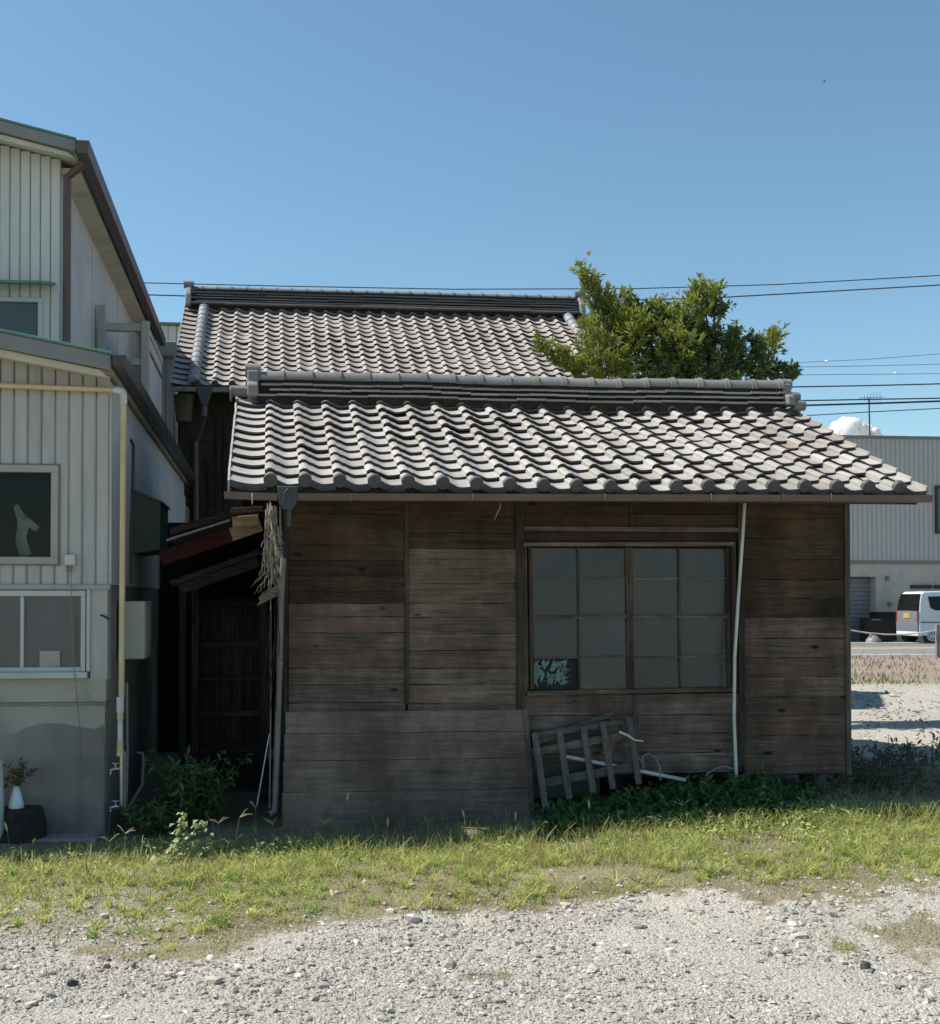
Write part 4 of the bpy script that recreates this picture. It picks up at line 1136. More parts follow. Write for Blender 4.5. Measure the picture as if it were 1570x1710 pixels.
# side wall fittings
mt = empty('meter_box', (LXR+0.07, 9.6, atZ(1100, 9.5, 225)), 'beige meter box on the side wall behind the yellowed pipe', 'meter box')
mx0, mx1 = LXR+0.012, atX(242, 9.35, 1050)
B(mx0, mx1, 9.35, 9.85, atZ(1101, 9.35, 225), atZ(1004, 9.35, 225)).build('case', M['meter'], mt, 0.008)
B(mx1, mx1+0.006, 9.40, 9.80, atZ(1094, 9.35, 225), atZ(1012, 9.35, 225)).build('door', M['meter'], mt, 0.003)
gb = empty('green_hood', (LXR+0.1, 10.8, atZ(930, 10.5, 245)), 'rusty dark green metal hood on the shaded side wall', 'hood')
g0x, g1x = LXR+0.01, atX(268, 10.4, 880)
MB().prism([(g0x, atZ(925, 10.4, 240)), (g1x, atZ(918, 10.4, 240)), (g1x, atZ(838, 10.4, 240)), (g0x, atZ(820, 10.4, 240))], 'y', 10.4, 11.2).build('case', M['green_sheet'], gb, 0.006)
MB().prism([(g0x, atZ(818, 10.4, 240)), (g1x+0.02, atZ(837, 10.4, 240)), (g1x+0.02, atZ(840, 10.4, 240)), (g0x, atZ(822, 10.4, 240))], 'y', 10.38, 11.22).build('lid', M['green_sheet'], gb)
bh = MB().tube([at(219, 735, Y=9.3), at(223, 745, Y=9.25), at(222, 800, Y=9.25), at(220, 870, Y=9.25), at(219, 975, Y=9.25)], 0.014, 8).build('black_hose', M['wire']); tag(bh, 'black hose hanging down the side wall of the ribbed house', 'hose')

# upper storey set back behind
uh = empty('upper_house', (-4.5, 15.5, 3.7), 'pale green upper storey with brown downpipe behind the lower green roof', 'house')
UY = 12.0
UX = atX(101, UY, 400)
ueX, ueZ = at(127, 229, Y=11.6).x, at(127, 229, Y=11.6).z
UYB = 20.3
ub = MB(); ub.box(-7.5, UX-0.012, UY+0.05, UYB, 0.3, ueZ-0.16)
ub.prism([(-7.5, ueZ-0.16), (UX-0.012, ueZ-0.16), (UX-0.012, ueZ-0.02), (-6.0, ueZ+0.7), (-7.5, ueZ+0.7)], 'y', UY+0.06, UYB)
ub.build('wall_body', M['sidewall'], uh)
x = UX; uzb = 3.6
uw1x, uwz1, uwz0 = atX(72, UY, 530), atZ(497, UY, 40), 3.8
while x > UX - 1.9:
    xa, xb = x - 0.104, x
    zt = ueZ + (ueX - (xa+xb)/2) * 0.23 - 0.14
    segs = [(uzb, zt)]
    if xb < uw1x + 0.05: segs = [(uwz1, zt)]
    for za, zb_ in segs:
        MB().prism([(xa+0.003, UY+0.042), (xa+0.003, UY+0.012), (xa+0.014, UY), (xb-0.014, UY), (xb-0.003, UY+0.012), (xb-0.003, UY+0.042)], 'z', za, zb_).build('cladding_panel', M['rib_green'], uh)
    x -= 0.104
wf = MB(); wx0 = UX - 1.9
wf.box(wx0, uw1x, UY-0.025, UY+0.045, uwz1-0.05, uwz1); wf.box(uw1x-0.05, uw1x, UY-0.024, UY+0.045, uwz0, uwz1-0.05)
wuo = wf.build('window', M['trim'], uh, 0.004)
B(wx0, uw1x-0.05, UY+0.012, UY+0.018, uwz0, uwz1-0.05).build('pane', M['pane_grey'], wuo)
hx = atX(88, UY-0.15, 475)
hzz = atZ(476, UY-0.2, 60)
MB().prism([(UY-0.26, hzz), (UY, hzz+0.06), (UY, hzz+0.085), (UY-0.26, hzz+0.03)], 'x', wx0, hx).build('window_hood', M['flash_green'], uh, 0.003)
lroof(uh, ueX, ueZ, 11.6, UYB, 0.23, -6.2, UX)
ygut(uh, ueX+0.075, ueZ-0.05, 11.55, UYB, 'brownpipe', 0.13, 0.13)
bpx = atX(110, UY-0.05, 400)
MB().tube([(ueX+0.06, UY-0.2, ueZ-0.17), (ueX-0.02, UY-0.1, ueZ-0.2), (bpx, UY+0.02, ueZ-0.26), (bpx, UY+0.02, ueZ-0.5), (bpx, UY+0.02, 3.6)], 0.042, 10).build('downpipe', M['brownpipe'], uh)
# seams of the side siding
for yy in (14.2, 16.6, 18.6):
    B(UX-0.012, UX-0.009, yy, yy+0.012, 3.5, ueZ-0.13).build('seam', M['fascia'], uh)
MB().prism([(UX-0.012, ueZ-0.15), (ueX-0.03, ueZ-0.15), (ueX-0.03, ueZ-0.18), (UX-0.012, ueZ-0.22)], 'y', UY+0.05, UYB).build('eave_trim', M['cream'], uh)
# balcony on the side
bal = empty('balcony', (-1.85, 15.5, 4.0), 'beige metal balcony railing projecting from the upper storey', 'balcony')
bx1 = atX(243, 14.5, 560); bz = at(243, 541, Y=14.5).z
by0, by1 = 14.5, 16.6
B(UX, bx1+0.02, by0, by1, 3.95, 4.05).build('floor', M['trim_beige'], bal)
B(bx1-0.05, bx1+0.05, by0-0.05, by0+0.05, 3.6, bz+0.03).build('post', M['trim_beige'], bal, 0.005)
B(UX+0.02, bx1-0.05, by0-0.035, by0+0.035, bz-0.1, bz).build('top_rail', M['trim_beige'], bal, 0.005)
xq = atX(219, 14.5, 580)
B(xq-0.022, xq+0.022, by0-0.022, by0+0.022, 4.05, bz-0.1).build('baluster', M['trim_beige'], bal, 0.003)
B(xq+0.022, bx1-0.05, by0-0.03, by0+0.03, atZ(605, 14.5, 230)-0.04, atZ(605, 14.5, 230)+0.04).build('mid_rail', M['trim_beige'], bal, 0.003)
B(UX+0.02, UX+0.12, by0-0.05, by0+0.05, 4.05, bz+0.22).build('post', M['trim_beige'], bal, 0.005)
B(bx1-0.03, bx1+0.03, by0+0.05, by1, bz-0.08, bz).build('top_rail', M['trim_beige'], bal, 0.005)
B(bx1-0.012, bx1+0.012, by0+0.05, by1, 3.75, bz-0.08).build('side_panel', M['sidewall'], bal)
B(bx1+0.012, bx1+0.03, by0+0.06, by1, bz-0.30, bz-0.26).build('side_rail', M['brownpipe'], bal)
# two strips of building between the neighbour and the tiled house
gs = empty('grey_annexe', (-2.0, 22.5, 0.2), 'narrow grey ribbed annexe squeezed between the balcony and the tiled house', 'building')
ax0, ax1 = -3.4, atX(291, 22, 650)
axz = atZ(597, 22, 280)
for k in range(9):
    xx = ax1 - k*0.16
    B(xx-0.155, xx, 22.0, 22.06, 0.2, axz).build('cladding_panel', M['rib_grey'], gs, 0.012)
B(ax0, ax1-0.01, 22.06, 24, 0.2, axz).build('wall_body', M['rib_grey'], gs)
B(ax0, ax1+0.06, 21.8, 24.2, axz, atZ(570, 21.8, 280)).build('fascia', M['fascia'], gs, 0.01)
gn = empty('green_annexe', (-2.4, 29, 0.2), 'distant pale green ribbed wall with dark roof edge beyond the balcony', 'building')
nx0, nx1 = -5.5, atX(308, 28, 550)
for k in range(14):
    xx = nx1 - k*0.2
    B(xx-0.19, xx, 28.0, 28.05, 0.2, atZ(543, 28, 280)).build('cladding_panel', M['rib_green'], gn, 0.015)
B(nx0, nx1, 28.06, 31, 0.2, atZ(543, 28, 280)).build('wall_body', M['rib_green'], gn)
B(nx0, nx1+0.05, 27.9, 31.1, atZ(543, 28, 280), atZ(539.5, 28, 280)).build('roof_edge', M['flash_green'], gn)

# ------------------------------------------------------------------ tiled house behind the shed
HX0, HX1 = -1.46, 5.86
HEY, HRY = 17.4, 20.5
hz_ridge_top = at(600, 484, Y=HRY).z
HZ0 = at(340, 646, Y=HEY).z                       # roof plane at eave
HZR = at(600, 512, Y=HRY-0.2).z - 0.03
HA = math.atan2(HZR - HZ0, HRY - HEY)
HUP = Vector((0, math.cos(HA), math.sin(HA)))
hs = empty('tiled_house', (2.2, 20.5, 0.2), 'two storey wooden house with wide grey tiled roof behind the shed', 'house')
HWY = 18.1
hb = MB(); hb.box(-1.41, 5.4, HWY, 23.4, 0.2, HZ0+0.25)
hb.prism([(HWY, HZ0+0.25), (HRY, HZR-0.1), (23.4, HZ0+0.25)], 'x', -1.41, 5.4)
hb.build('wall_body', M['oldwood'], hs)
for k in range(7):
    xx = -1.34 + k * 1.066
    B(xx-0.06, xx+0.06, HWY-0.03, HWY+0.02, 0.3, HZ0+0.1).build('post', M['oldwood'], hs, 0.005)
for k in range(22):
    z = 0.4 + k*0.2
    for j in range(2):
        xx = -1.34 + j * 1.066
        B(xx+0.065, xx+1.0, HWY-0.018, HWY-0.001, z+0.004, z+0.197).build('plank', M['oldwood_x'], hs)
# corrugated grey sheet beside the posts, as seen through the gap
px_, qx_ = at(335, 850, Y=HWY-0.05).x, at(360, 850, Y=HWY-0.05).x
rf = MB()
rf.prism([(HEY+0.05, HZ0-0.0), (HRY, HZR-0.02), (HRY, HZR-0.06), (HEY+0.05, HZ0-0.04)], 'x', HX0+0.02, HX1-0.02)
rf.prism([(HRY, HZR-0.02), (23.6, HZ0), (23.6, HZ0-0.04), (HRY, HZR-0.06)], 'x', HX0+0.02, HX1-0.02)
hro = rf.build('roof', M['soffit'], hs)
bk = MB(); slab(bk, HX0, HX1, HRY+0.05, HZR+0.05, 23.7, HZ0+0.05, 0.05); bk.build('back_slope', M['tile_rear'], hro)
HSL = math.hypot(HZR - HZ0, HRY - HEY)
HE = 0.225; HROWS = int(HSL / HE) + 1
HTW = 0.265
# descending round ridges near both verges
VX0, VX1 = HX0 + 0.36, HX1 - 0.36
ncol = int(round((VX1 - VX0) / HTW)); HTWf = (VX1 - VX0) / ncol
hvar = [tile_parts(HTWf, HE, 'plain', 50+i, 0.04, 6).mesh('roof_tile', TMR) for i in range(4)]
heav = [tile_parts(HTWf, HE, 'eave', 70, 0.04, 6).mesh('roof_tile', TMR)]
count = 0
extra = MB()
order = [(r_, c) for r_ in range(HROWS) for c in range(ncol)]
for r_, c in order:
    # rows hidden behind the shed's ridge stay in the joined mesh
    visible = r_ >= 2 or c < 5
    if visible and count < 296:
        put_tile((heav if r_ == 0 else hvar)[c % (1 if r_ == 0 else 4)], hro, VX0 + c*HTWf, r_*HE, HEY, HZ0, HUP, HA, 1.3)
        count += 1
    else:
        t = tile_parts(HTWf, HE, 'plain', 200 + (r_*31+c) % 40, 0.04, 6)
        Mx = Matrix.Translation(slope_pt(VX0 + c*HTWf, r_*HE + rnd.gauss(0, .004), HEY, HZ0, HUP)) @ Matrix.Rotation(HA + rnd.gauss(0, .008), 4, 'X') @ Matrix.Rotation(rnd.gauss(0, .009), 4, 'Y')
        b_ = len(extra.f)
        extra.add([Mx @ Vector(v) for v in t.v], t.f, True)
        for i_ in range(len(t.f)): extra.s[b_ + i_] = t.s[i_]
        extra.mi.update({b_ + i_: k_ for i_, k_ in t.mi.items()})
eo = extra.build('upper_roof_tiles', TMR, hro); eo['kind'] = 'stuff'
vt = [tile_parts(0.33, HE, 'verge', 90+i, 0.04, 6).mesh('verge_tile', TMR) for i in range(2)]
for r_ in range(HROWS):
    put_tile(vt[r_ % 2], hro, HX0, r_*HE, HEY, HZ0, HUP, HA, 1, 'verge_tile')
    o = put_tile(vt[r_ % 2], hro, VX1+0.04, r_*HE, HEY, HZ0, HUP, HA, 1, 'verge_tile')
cap = MB()
nn = 9
arc = [(0.085*math.cos(math.pi*i/8), 0.085*math.sin(math.pi*i/8)) for i in range(nn)]
for (a0, a1, sc_) in ((0.0, HE-0.03, 1.0), (HE-0.03, HE+0.012, 1.12)):
    vs = [(x*sc_, a1 if False else a0, z*sc_) for x, z in arc] + [(x*sc_, a1, z*sc_) for x, z in arc]
    cap.add(vs, [(i, i+1, nn+i+1, nn+i) for i in range(nn-1)], True)
    cap.add(vs[:nn], [tuple(range(nn))]); cap.add(vs[nn:], [tuple(range(nn))])
capm = cap.mesh('round_tile', mat('round_tile_grey', (0.27, 0.27, 0.275), (0.2, 0.2, 0.21), 9, 0.55, 0.1, rvar=0.12))
for r_ in range(HROWS):
    for xx in (VX0-0.02, VX1+0.02):
        o = link('round_tile', capm, hro, slope_pt(xx, r_*HE, HEY, HZ0, HUP) + Vector((0, -math.sin(HA)*0.075, math.cos(HA)*0.075)))
        o.rotation_euler = (HA, 0, 0)
# tall ridge of dark courses with round caps
z0 = HZR + 0.02
B(HX0+0.16, HX1-0.16, HRY-0.16, HRY+0.16, z0-0.15, hz_ridge_top-0.1).build('ridge_clay', M['clay'], hro)
nl = 5; hgt = (hz_ridge_top - 0.12) - (z0 + 0.03)
for L_ in range(nl):
    z = z0 - 0.02 + L_ * (hgt + 0.05) / nl
    hw = 0.26 - 0.02*L_ + (0.05 if L_ == 0 else 0)
    x = HX0 + 0.08 + (L_ % 2)*0.12
    while x < HX1 - 0.1:
        x2 = min(x + 0.62, HX1 - 0.06)
        dz = rnd.gauss(0, 0.004)
        B(x+0.003, x2-0.003, HRY-hw, HRY+hw, z+dz, z+dz+hgt/nl-0.022).build('ridge_course_tile', M['noshi'] if L_ == 0 else M['noshi_dark'], hro)
        x = x2
x = HX0 + 0.05
while x < HX1 - 0.08:
    x2 = x + 0.27
    mb = MB().tube([(x+0.01, HRY, hz_ridge_top-0.09), (x2-0.04, HRY, hz_ridge_top-0.09)], 0.075, 10)
    mb.tube([(x2-0.045, HRY, hz_ridge_top-0.088), (x2, HRY, hz_ridge_top-0.088)], 0.092, 10)
    mb.build('ridge_cap_tile', M['ridge'], hro)
    x = x2
for xx, d in ((HX0+0.06, -1), (HX1-0.06, 1)):
    MB().prism([(HRY-0.36, z0-0.06), (HRY-0.30, z0+0.14), (HRY-0.16, z0+0.28), (HRY, hz_ridge_top+0.03), (HRY+0.16, z0+0.28), (HRY+0.30, z0+0.14), (HRY+0.36, z0-0.06)], 'x', xx-0.05, xx+0.05).build('ridge_end_tile', M['ridge'], hro, 0.015)
    cylx(MB(), xx-0.09, xx+0.09, HRY-0.05, hz_ridge_top+0.0, 0.07).build('ridge_end_roll', M['ridge'], hro)
# gutter, rain head, downpipe
gutter('gutter', HX0+0.02, HX1, HEY-0.06, HZ0-0.09, HZ0-0.1, M['pipe_grey'], hs, 0.11, 0.07)
xf = atX(342, HEY, 670)
hd2 = MB().prism([(xf-0.13, HZ0-0.03), (xf+0.13, HZ0-0.03), (xf+0.1, HZ0-0.13), (xf+0.045, HZ0-0.3), (xf-0.045, HZ0-0.3), (xf-0.1, HZ0-0.13)], 'y', HEY-0.14, HEY+0.0).build('rain_head', M['darkplastic'], hs, 0.01)
MB().tube([(xf, HEY-0.06, HZ0-0.28), (xf, HEY-0.06, HZ0-0.42), at(327, 735, Y=HWY-0.08), at(327, 860, Y=HWY-0.08), at(326, 1100, Y=HWY-0.08)], 0.05, 10).build('downpipe', M['brownpipe'], hs)
bkt = MB().tube([at(307, 660, Y=HWY-0.05), at(307, 705, Y=HWY-0.05)], [0.16, 0.12], 12).build('hanging_bucket', mat('dim_cream', (0.11, 0.10, 0.07), None, 5, 0.7, 0)); tag(bkt, 'dim cream lamp-like cylinder under the eave of the tiled house', 'cylinder')
for px in (366, 378):
    MB().plank(at(px, 700, Y=HWY-0.05), at(px, 900, Y=HWY-0.05), 0.09, 0.03).build('shutter_board', M['oldwood'], hs)
MB().plank(at(353, 760, Y=HWY-0.04), at(357, 860, Y=HWY-0.04), 0.16, 0.02).build('corrugated_sheet', M['oldwood_x'], hs)

# ------------------------------------------------------------------ foliage helpers
def leaf_arrays(P, D, Nn, ln, wd, col):
    """diamond leaves with a fold: base P, direction D, normal Nn"""
    P, D, Nn = np.asarray(P), np.asarray(D), np.asarray(Nn)
    D = D / np.linalg.norm(D, axis=1, keepdims=True)
    S = np.cross(D, Nn); S /= np.linalg.norm(S, axis=1, keepdims=True) + 1e-9
    U = np.cross(S, D)
    ln = np.asarray(ln)[:, None]; wd = np.asarray(wd)[:, None]
    b = P; t = P + D*ln - U*ln*0.12; m = P + D*ln*0.45
    l = m + S*wd/2 + U*wd*0.18; r = m - S*wd/2 + U*wd*0.18
    V = np.stack([b, l, t, r], 1).reshape(-1, 3)
    n = len(P); base = np.arange(n)[:, None]*4
    L = np.concatenate([base+[0], base+[1], base+[2], base+[0], base+[2], base+[3]], 1).ravel()
    C = np.repeat(np.asarray(col), 4, 0)
    return V, L, np.full(2*n, 3), C

def join(parts):
    Vs, Ls, Ss, Cs = [], [], [], []; off = 0
    for V, L, S, C in parts:
        Vs.append(V); Ls.append(L + off); Ss.append(S); Cs.append(C); off += len(V)
    return np.concatenate(Vs), np.concatenate(Ls), np.concatenate(Ss), np.concatenate(Cs)

def foliage_obj(name, arr, m, parent=None, org=None):
    V, L, S, C = arr
    org = Vector(org) if org is not None else (ORG[parent] if parent else Vector((0, 0, 0)))
    return link(name, array_mesh(name, V - np.array(org)[None], L, S, m, C), parent, org)

def rand_dirs(n, up=0.0):
    d = nr.normal(size=(n, 3)); d /= np.linalg.norm(d, axis=1, keepdims=True)
    d[:, 2] += up
    return d / np.linalg.norm(d, axis=1, keepdims=True)

def cols(n, base, var=0.25, yellow=0.0):
    c = np.array(base)[None] * (1 + nr.uniform(-var, var, (n, 1)))
    c = c * (1 + nr.uniform(-0.08, 0.08, (n, 3)))
    return np.clip(c, 0.004, 0.95)

# ------------------------------------------------------------------ tree behind the shed
TY = 15.2
troot = at(1085, 1180, Y=TY); tb = Vector((troot.x, TY, ghs(troot.x, TY)))
tree = empty('evergreen_tree', tb, 'bushy evergreen tree with a pointed plume rising behind the shed ridge', 'tree')
blobs = [  # px, py, rx, ry, depth, weight, kind (0 yellow-green fine, 1 dark glossy)
 (974, 452, 7, 16, 0, 4, 0), (986, 476, 14, 18, 0, 7, 0), (1002, 500, 24, 22, .1, 12, 0), (1030, 515, 34, 30, .2, 18, 0), (1012, 545, 40, 36, .2, 22, 0), (1040, 570, 44, 50, 0, 30, 0), (1000, 590, 40, 34, -.2, 18, 0), (1020, 620, 46, 28, -.2, 18, 0),
 (985, 560, 18, 34, -.1, 9, 0), (970, 600, 16, 18, -.2, 5, 0), (1075, 530, 34, 30, .3, 14, 1), (1095, 575, 50, 50, .2, 26, 1), (1130, 600, 50, 46, 0, 26, 1), (1110, 540, 30, 26, .2, 10, 1), (1165, 560, 34, 36, .1, 15, 1), (1160, 610, 50, 34, 0, 20, 1),
 (1205, 585, 34, 42, .1, 15, 1), (1225, 560, 18, 18, .2, 5, 1), (1220, 620, 30, 26, 0, 9, 1), (1160, 520, 22, 22, 0, 8, 0), (1180, 500, 20, 20, .1, 8, 0), (1165, 480, 9, 14, 0, 4, 0), (1193, 487, 9, 16, 0, 4, 0), (1200, 515, 14, 14, 0, 5, 1), (1148, 505, 14, 12, 0, 4, 0),
 (1270, 615, 24, 28, 0, 9, 1), (1285, 582, 20, 26, 0, 9, 0), (1298, 560, 10, 14, 0, 3, 0), (1262, 580, 9, 22, 0, 4, 1), (1300, 625, 14, 16, 0, 4, 1), (1322, 618, 8, 8, 0, 2, 1), (1318, 632, 8, 8, 0, 1.5, 1),
 (902, 575, 10, 9, -.3, 3, 0), (918, 590, 14, 9, -.3, 4, 0), (938, 598, 16, 10, -.3, 5, 0), (955, 608, 16, 12, -.3, 5, 0), (978, 622, 20, 14, -.3, 6, 0), (1090, 630, 60, 22, -.1, 18, 1), (1180, 640, 70, 20, -.1, 18, 1), (1110, 520, 26, 18, .1, 8, 0), (1135, 545, 30, 24, 0, 10, 0), (1060, 545, 30, 30, -.15, 14, 0), (1240, 600, 22, 30, 0, 8, 1), (1130, 575, 40, 30, -.25, 12, 0)]
pxm = TY / F * 1.03
limb = MB(); leaves = []
trunk_top = Vector((tb.x + 0.05, TY, 3.4))
limb_root = trunk_top
hubs = [at(1030, 590, Y=TY), at(1110, 605, Y=TY), at(1190, 600, Y=TY), at(1275, 625, Y=TY), at(960, 625, Y=TY-0.2)]
limb.tube([tb - Vector((0, 0, 0.1)), tb + Vector((0.05, 0, 1.0)), tb + Vector((-0.05, 0.05, 2.0)), trunk_top], [0.14, 0.12, 0.10, 0.085], 9)
for h in hubs:
    mid = trunk_top.lerp(h, 0.5) + Vector((rnd.uniform(-.1, .1), rnd.uniform(-.1, .1), -0.08))
    limb.tube([trunk_top, mid, h], [0.06, 0.045, 0.03], 7)
for (px, py, rx, ry, dp, wgt, kd) in blobs:
    c = at(px, py, Y=TY + dp)
    hub = min(hubs, key=lambda h: (h - c).length)
    limb.tube([hub, hub.lerp(c, 0.5) + Vector((rnd.uniform(-.06, .06), rnd.uniform(-.06, .06), 0.02)), c], [0.018, 0.012, 0.006], 5, False)
    nt = int(wgt * 3.3) + 1
    tw = rand_dirs(nt); rad = nr.uniform(0.25, 1.0, (nt, 1)) ** 0.6
    base = np.array(c)[None] + tw * rad * np.array([[rx*pxm, 0.9*(rx+ry)/2*pxm + 0.05, ry*pxm]])
    tdir = tw * 0.7 + np.array([[0, 0, 0.75]]) + nr.normal(0, 0.25, (nt, 3))
    tdir /= np.linalg.norm(tdir, axis=1, keepdims=True)
    for i in range(nt):
        L = nr.uniform(0.10, 0.22) if kd else nr.uniform(0.12, 0.26)
        p0 = Vector(base[i]) - Vector(tdir[i]) * L * 0.5
        if i % 3 == 0: limb.tube([p0, p0 + Vector(tdir[i]) * L], [0.004, 0.0015], 3, False)
        nl_ = int(nr.integers(13, 24))
        t = nr.uniform(0, 1, nl_)
        P = np.array(p0)[None] + t[:, None] * L * tdir[i][None] + nr.normal(0, 0.012, (nl_, 3))
        D = tdir[i][None] * (0.9 if kd == 0 else 0.45) + rand_dirs(nl_) * (0.65 if kd == 0 else 0.9)
        Nn = rand_dirs(nl_, 0.9)
        shade = nr.uniform(0.75, 1.25)
        if kd == 0: cc = cols(nl_, (0.245*shade, 0.27*shade, 0.055), 0.28)
        else: cc = cols(nl_, (0.12*shade, 0.165*shade, 0.055), 0.3)
        ln = nr.uniform(0.04, 0.115, nl_) if kd == 0 else nr.uniform(0.035, 0.12, nl_)
        leaves.append(leaf_arrays(P, D, Nn, ln, ln * (0.30 if kd == 0 else 0.48), cc))
limb.build('trunk', M['bark'], tree)
foliage_obj('crown', join(leaves), M['leaf'], tree)

# ------------------------------------------------------------------ far right: grey building, van, fence, road furniture
FBY = 42.3
fb = empty('grey_warehouse', (34, 46, 0.2), 'grey two storey corrugated warehouse with beige ground floor across the road', 'warehouse')
fx0, fx1 = 16.0, 60.0
fzt, fzm = atZ(733, FBY, 1500), atZ(936, FBY, 1500)
N = NT('far_corrugated'); tcv = N.coords((1, 1, 1), rnd_off=False)
wv = N.n('ShaderNodeTexWave', wave_type='BANDS', bands_direction='X'); wv.inputs['Scale'].default_value = 1.6; N.l(tcv, wv.inputs['Vector'])
N.l(N.mix(N.ramp(wv.outputs[1], 0.2, 0.6), (0.32, 0.315, 0.30), (0.42, 0.41, 0.39)), N.p.inputs['Base Color']); N.p.inputs['Roughness'].default_value = 0.6; N.bump(wv.outputs[1], 0.8, 0.03)
B(fx0, fx1, FBY, FBY+9, fzm, fzt).build('upper_wall', N.m, fb)
B(fx0-0.05, fx1+0.05, FBY-0.06, FBY+9.1, fzt, fzt+0.12).build('roof_edge', M['fascia'], fb, 0.01)
B(fx0, fx1, FBY-0.03, FBY+0.02, fzm-0.13, fzm).build('flashing', M['fascia'], fb)
M['beige_wall'] = mat('beige_wall', (0.46, 0.42, 0.36), (0.40, 0.365, 0.315), 0.8, 0.85, 0.1, c3=(0.33, 0.30, 0.26), c3amt=0.2)
d0, d1 = atX(1395, FBY), atX(1464, FBY); dzt = atZ(963, FBY, 1450)
B(fx0, d0, FBY+0.05, FBY+9, 0.1, fzm-0.13).build('lower_wall', M['beige_wall'], fb)
B(d1, fx1, FBY+0.05, FBY+9, 0.1, fzm-0.13).build('lower_wall', M['beige_wall'], fb)
B(d0, d1, FBY+0.05, FBY+9, dzt, fzm-0.13).build('lower_wall', M['beige_wall'], fb)
sh = B(d0, d1, FBY+0.5, FBY+0.56, 0.1, dzt).build('roller_door', mat('roller_grey', (0.11, 0.115, 0.12), None, 3, 0.6, 0.1), fb)
for k in range(14):
    z = 0.25 + k*(dzt-0.3)/14
    B(d0, d1, FBY+0.485, FBY+0.5, z, z+(dzt-0.3)/14-0.03).build('door_slat', M['rib_grey'], sh)
w0, w1 = atX(1561, FBY, 850), atX(1640, FBY, 850); wz0, wz1 = atZ(891, FBY, 1565), atZ(811, FBY, 1565)
wfr = MB(); wfr.box(w0, w1, FBY-0.08, FBY-0.001, wz0, wz0+0.1); wfr.box(w0, w1, FBY-0.08, FBY-0.001, wz1-0.1, wz1); wfr.box(w0, w0+0.1, FBY-0.079, FBY-0.001, wz0+0.1, wz1-0.1); wfr.box(w1-0.1, w1, FBY-0.079, FBY-0.001, wz0+0.1, wz1-0.1)
wfo = wfr.build('window', M['wire'], fb)
B(w0+0.1, w1-0.1, FBY-0.03, FBY-0.02, wz0+0.1, wz1-0.1).build('pane', M['pane_grey'], wfo)
for a, b in ((1522, 1556), (1561, 1610)):
    B(atX(a, FBY), atX(b, FBY), FBY-0.05, FBY+0.06, atZ(983, FBY, 1550), atZ(977, FBY, 1550)).build('vent', M['wire'], fb)
for px, py in ((1482, 966), (1486, 1009)):
    c = at(px, py, Y=FBY); B(c.x-0.06, c.x+0.06, FBY-0.08, FBY+0.06, c.z-0.09, c.z+0.09).build('wall_fitting', M['fascia'], fb, 0.02)
an = empty('roof_antenna', at(1453, 732, Y=FBY+3), 'thin television antenna mast on the grey warehouse roof', 'antenna')
am = MB(); ay = FBY + 3; a0 = at(1453, 732, Y=ay); zt2 = at(1450, 665, Y=ay).z
a0.z = fzt + 0.12
am.tube([a0, (a0.x-0.03, ay, zt2)], 0.03, 6); am.build('mast', M['wire'], an)
at_ = MB(); c = at(1455, 665, Y=ay); at_.tube([c - Vector((0.55, 0, 0)), c + Vector((0.55, 0, 0.05))], 0.012, 5)
for k in range(6):
    x = c.x - 0.3 + k*0.14; at_.tube([(x, ay, c.z-(0.12+k*0.03)), (x, ay, c.z+0.14+k*0.03)], 0.008, 4)
at_.build('elements', M['wire'], an)
MB().tube([a0 + Vector((-0.4, 0, 0.0)), a0 + Vector((0, 0, 0.6)), a0 + Vector((0.4, 0, 0.0))], 0.012, 4).build('stay', M['wire'], an)

# kei van seen from behind, its nose pointing right
vroot = at(1536, 1075.5, Z=0.237)
VX, VY = vroot.x, vroot.y
van = empty('parked_van', (VX+1.7, VY+0.74, 0.237), 'small white van parked across the road with dark tinted windows', 'van')
VZ = 0.237; VW, VL, VH = 1.475, 3.4, 1.92
M['carwhite'] = mat('van_white_paint', (0.62, 0.64, 0.67), (0.58, 0.60, 0.63), 1, 0.25, 0.0, spec=0.6)
M['carwhite_shaded'] = mat('van_tailgate_shaded', (0.17, 0.18, 0.20), (0.15, 0.16, 0.18), 1, 0.25, 0.0, spec=0.6)  # white paint darkened to grey: the tailgate's shade is in the colour
sidep = [(0.02, 0.30), (0.0, 0.55), (0.0, 1.05), (0.05, 1.5), (0.13, 1.82), (0.25, 1.90), (0.9, 1.92), (2.2, 1.90), (2.45, 1.82), (2.95, 1.12), (3.30, 1.0), (3.38, 0.75), (3.40, 0.32), (3.0, 0.26), (0.4, 0.26)]
bv = MB(); n_ = len(sidep)
def vsec(yoff, inset):
    out = []
    for x, z in sidep:
        tin = max(0, (z - 1.0) / 0.9) * 0.10 + inset
        out.append((x, z, tin))
    return out
L_ = [(VX + x, VY + tin, VZ + z) for x, z, tin in vsec(0, 0)]
Rr = [(VX + x, VY + VW - tin, VZ + z) for x, z, tin in vsec(0, 0)]
bv.add(L_ + Rr, [tuple(range(n_))[::-1], tuple(range(n_, 2*n_))] + [(i, (i+1) % n_, n_+(i+1) % n_, n_+i) for i in range(n_)])
vbo = bv.build('body', M['carwhite'], van, 0.05); vbo.modifiers['bevel'].segments = 3
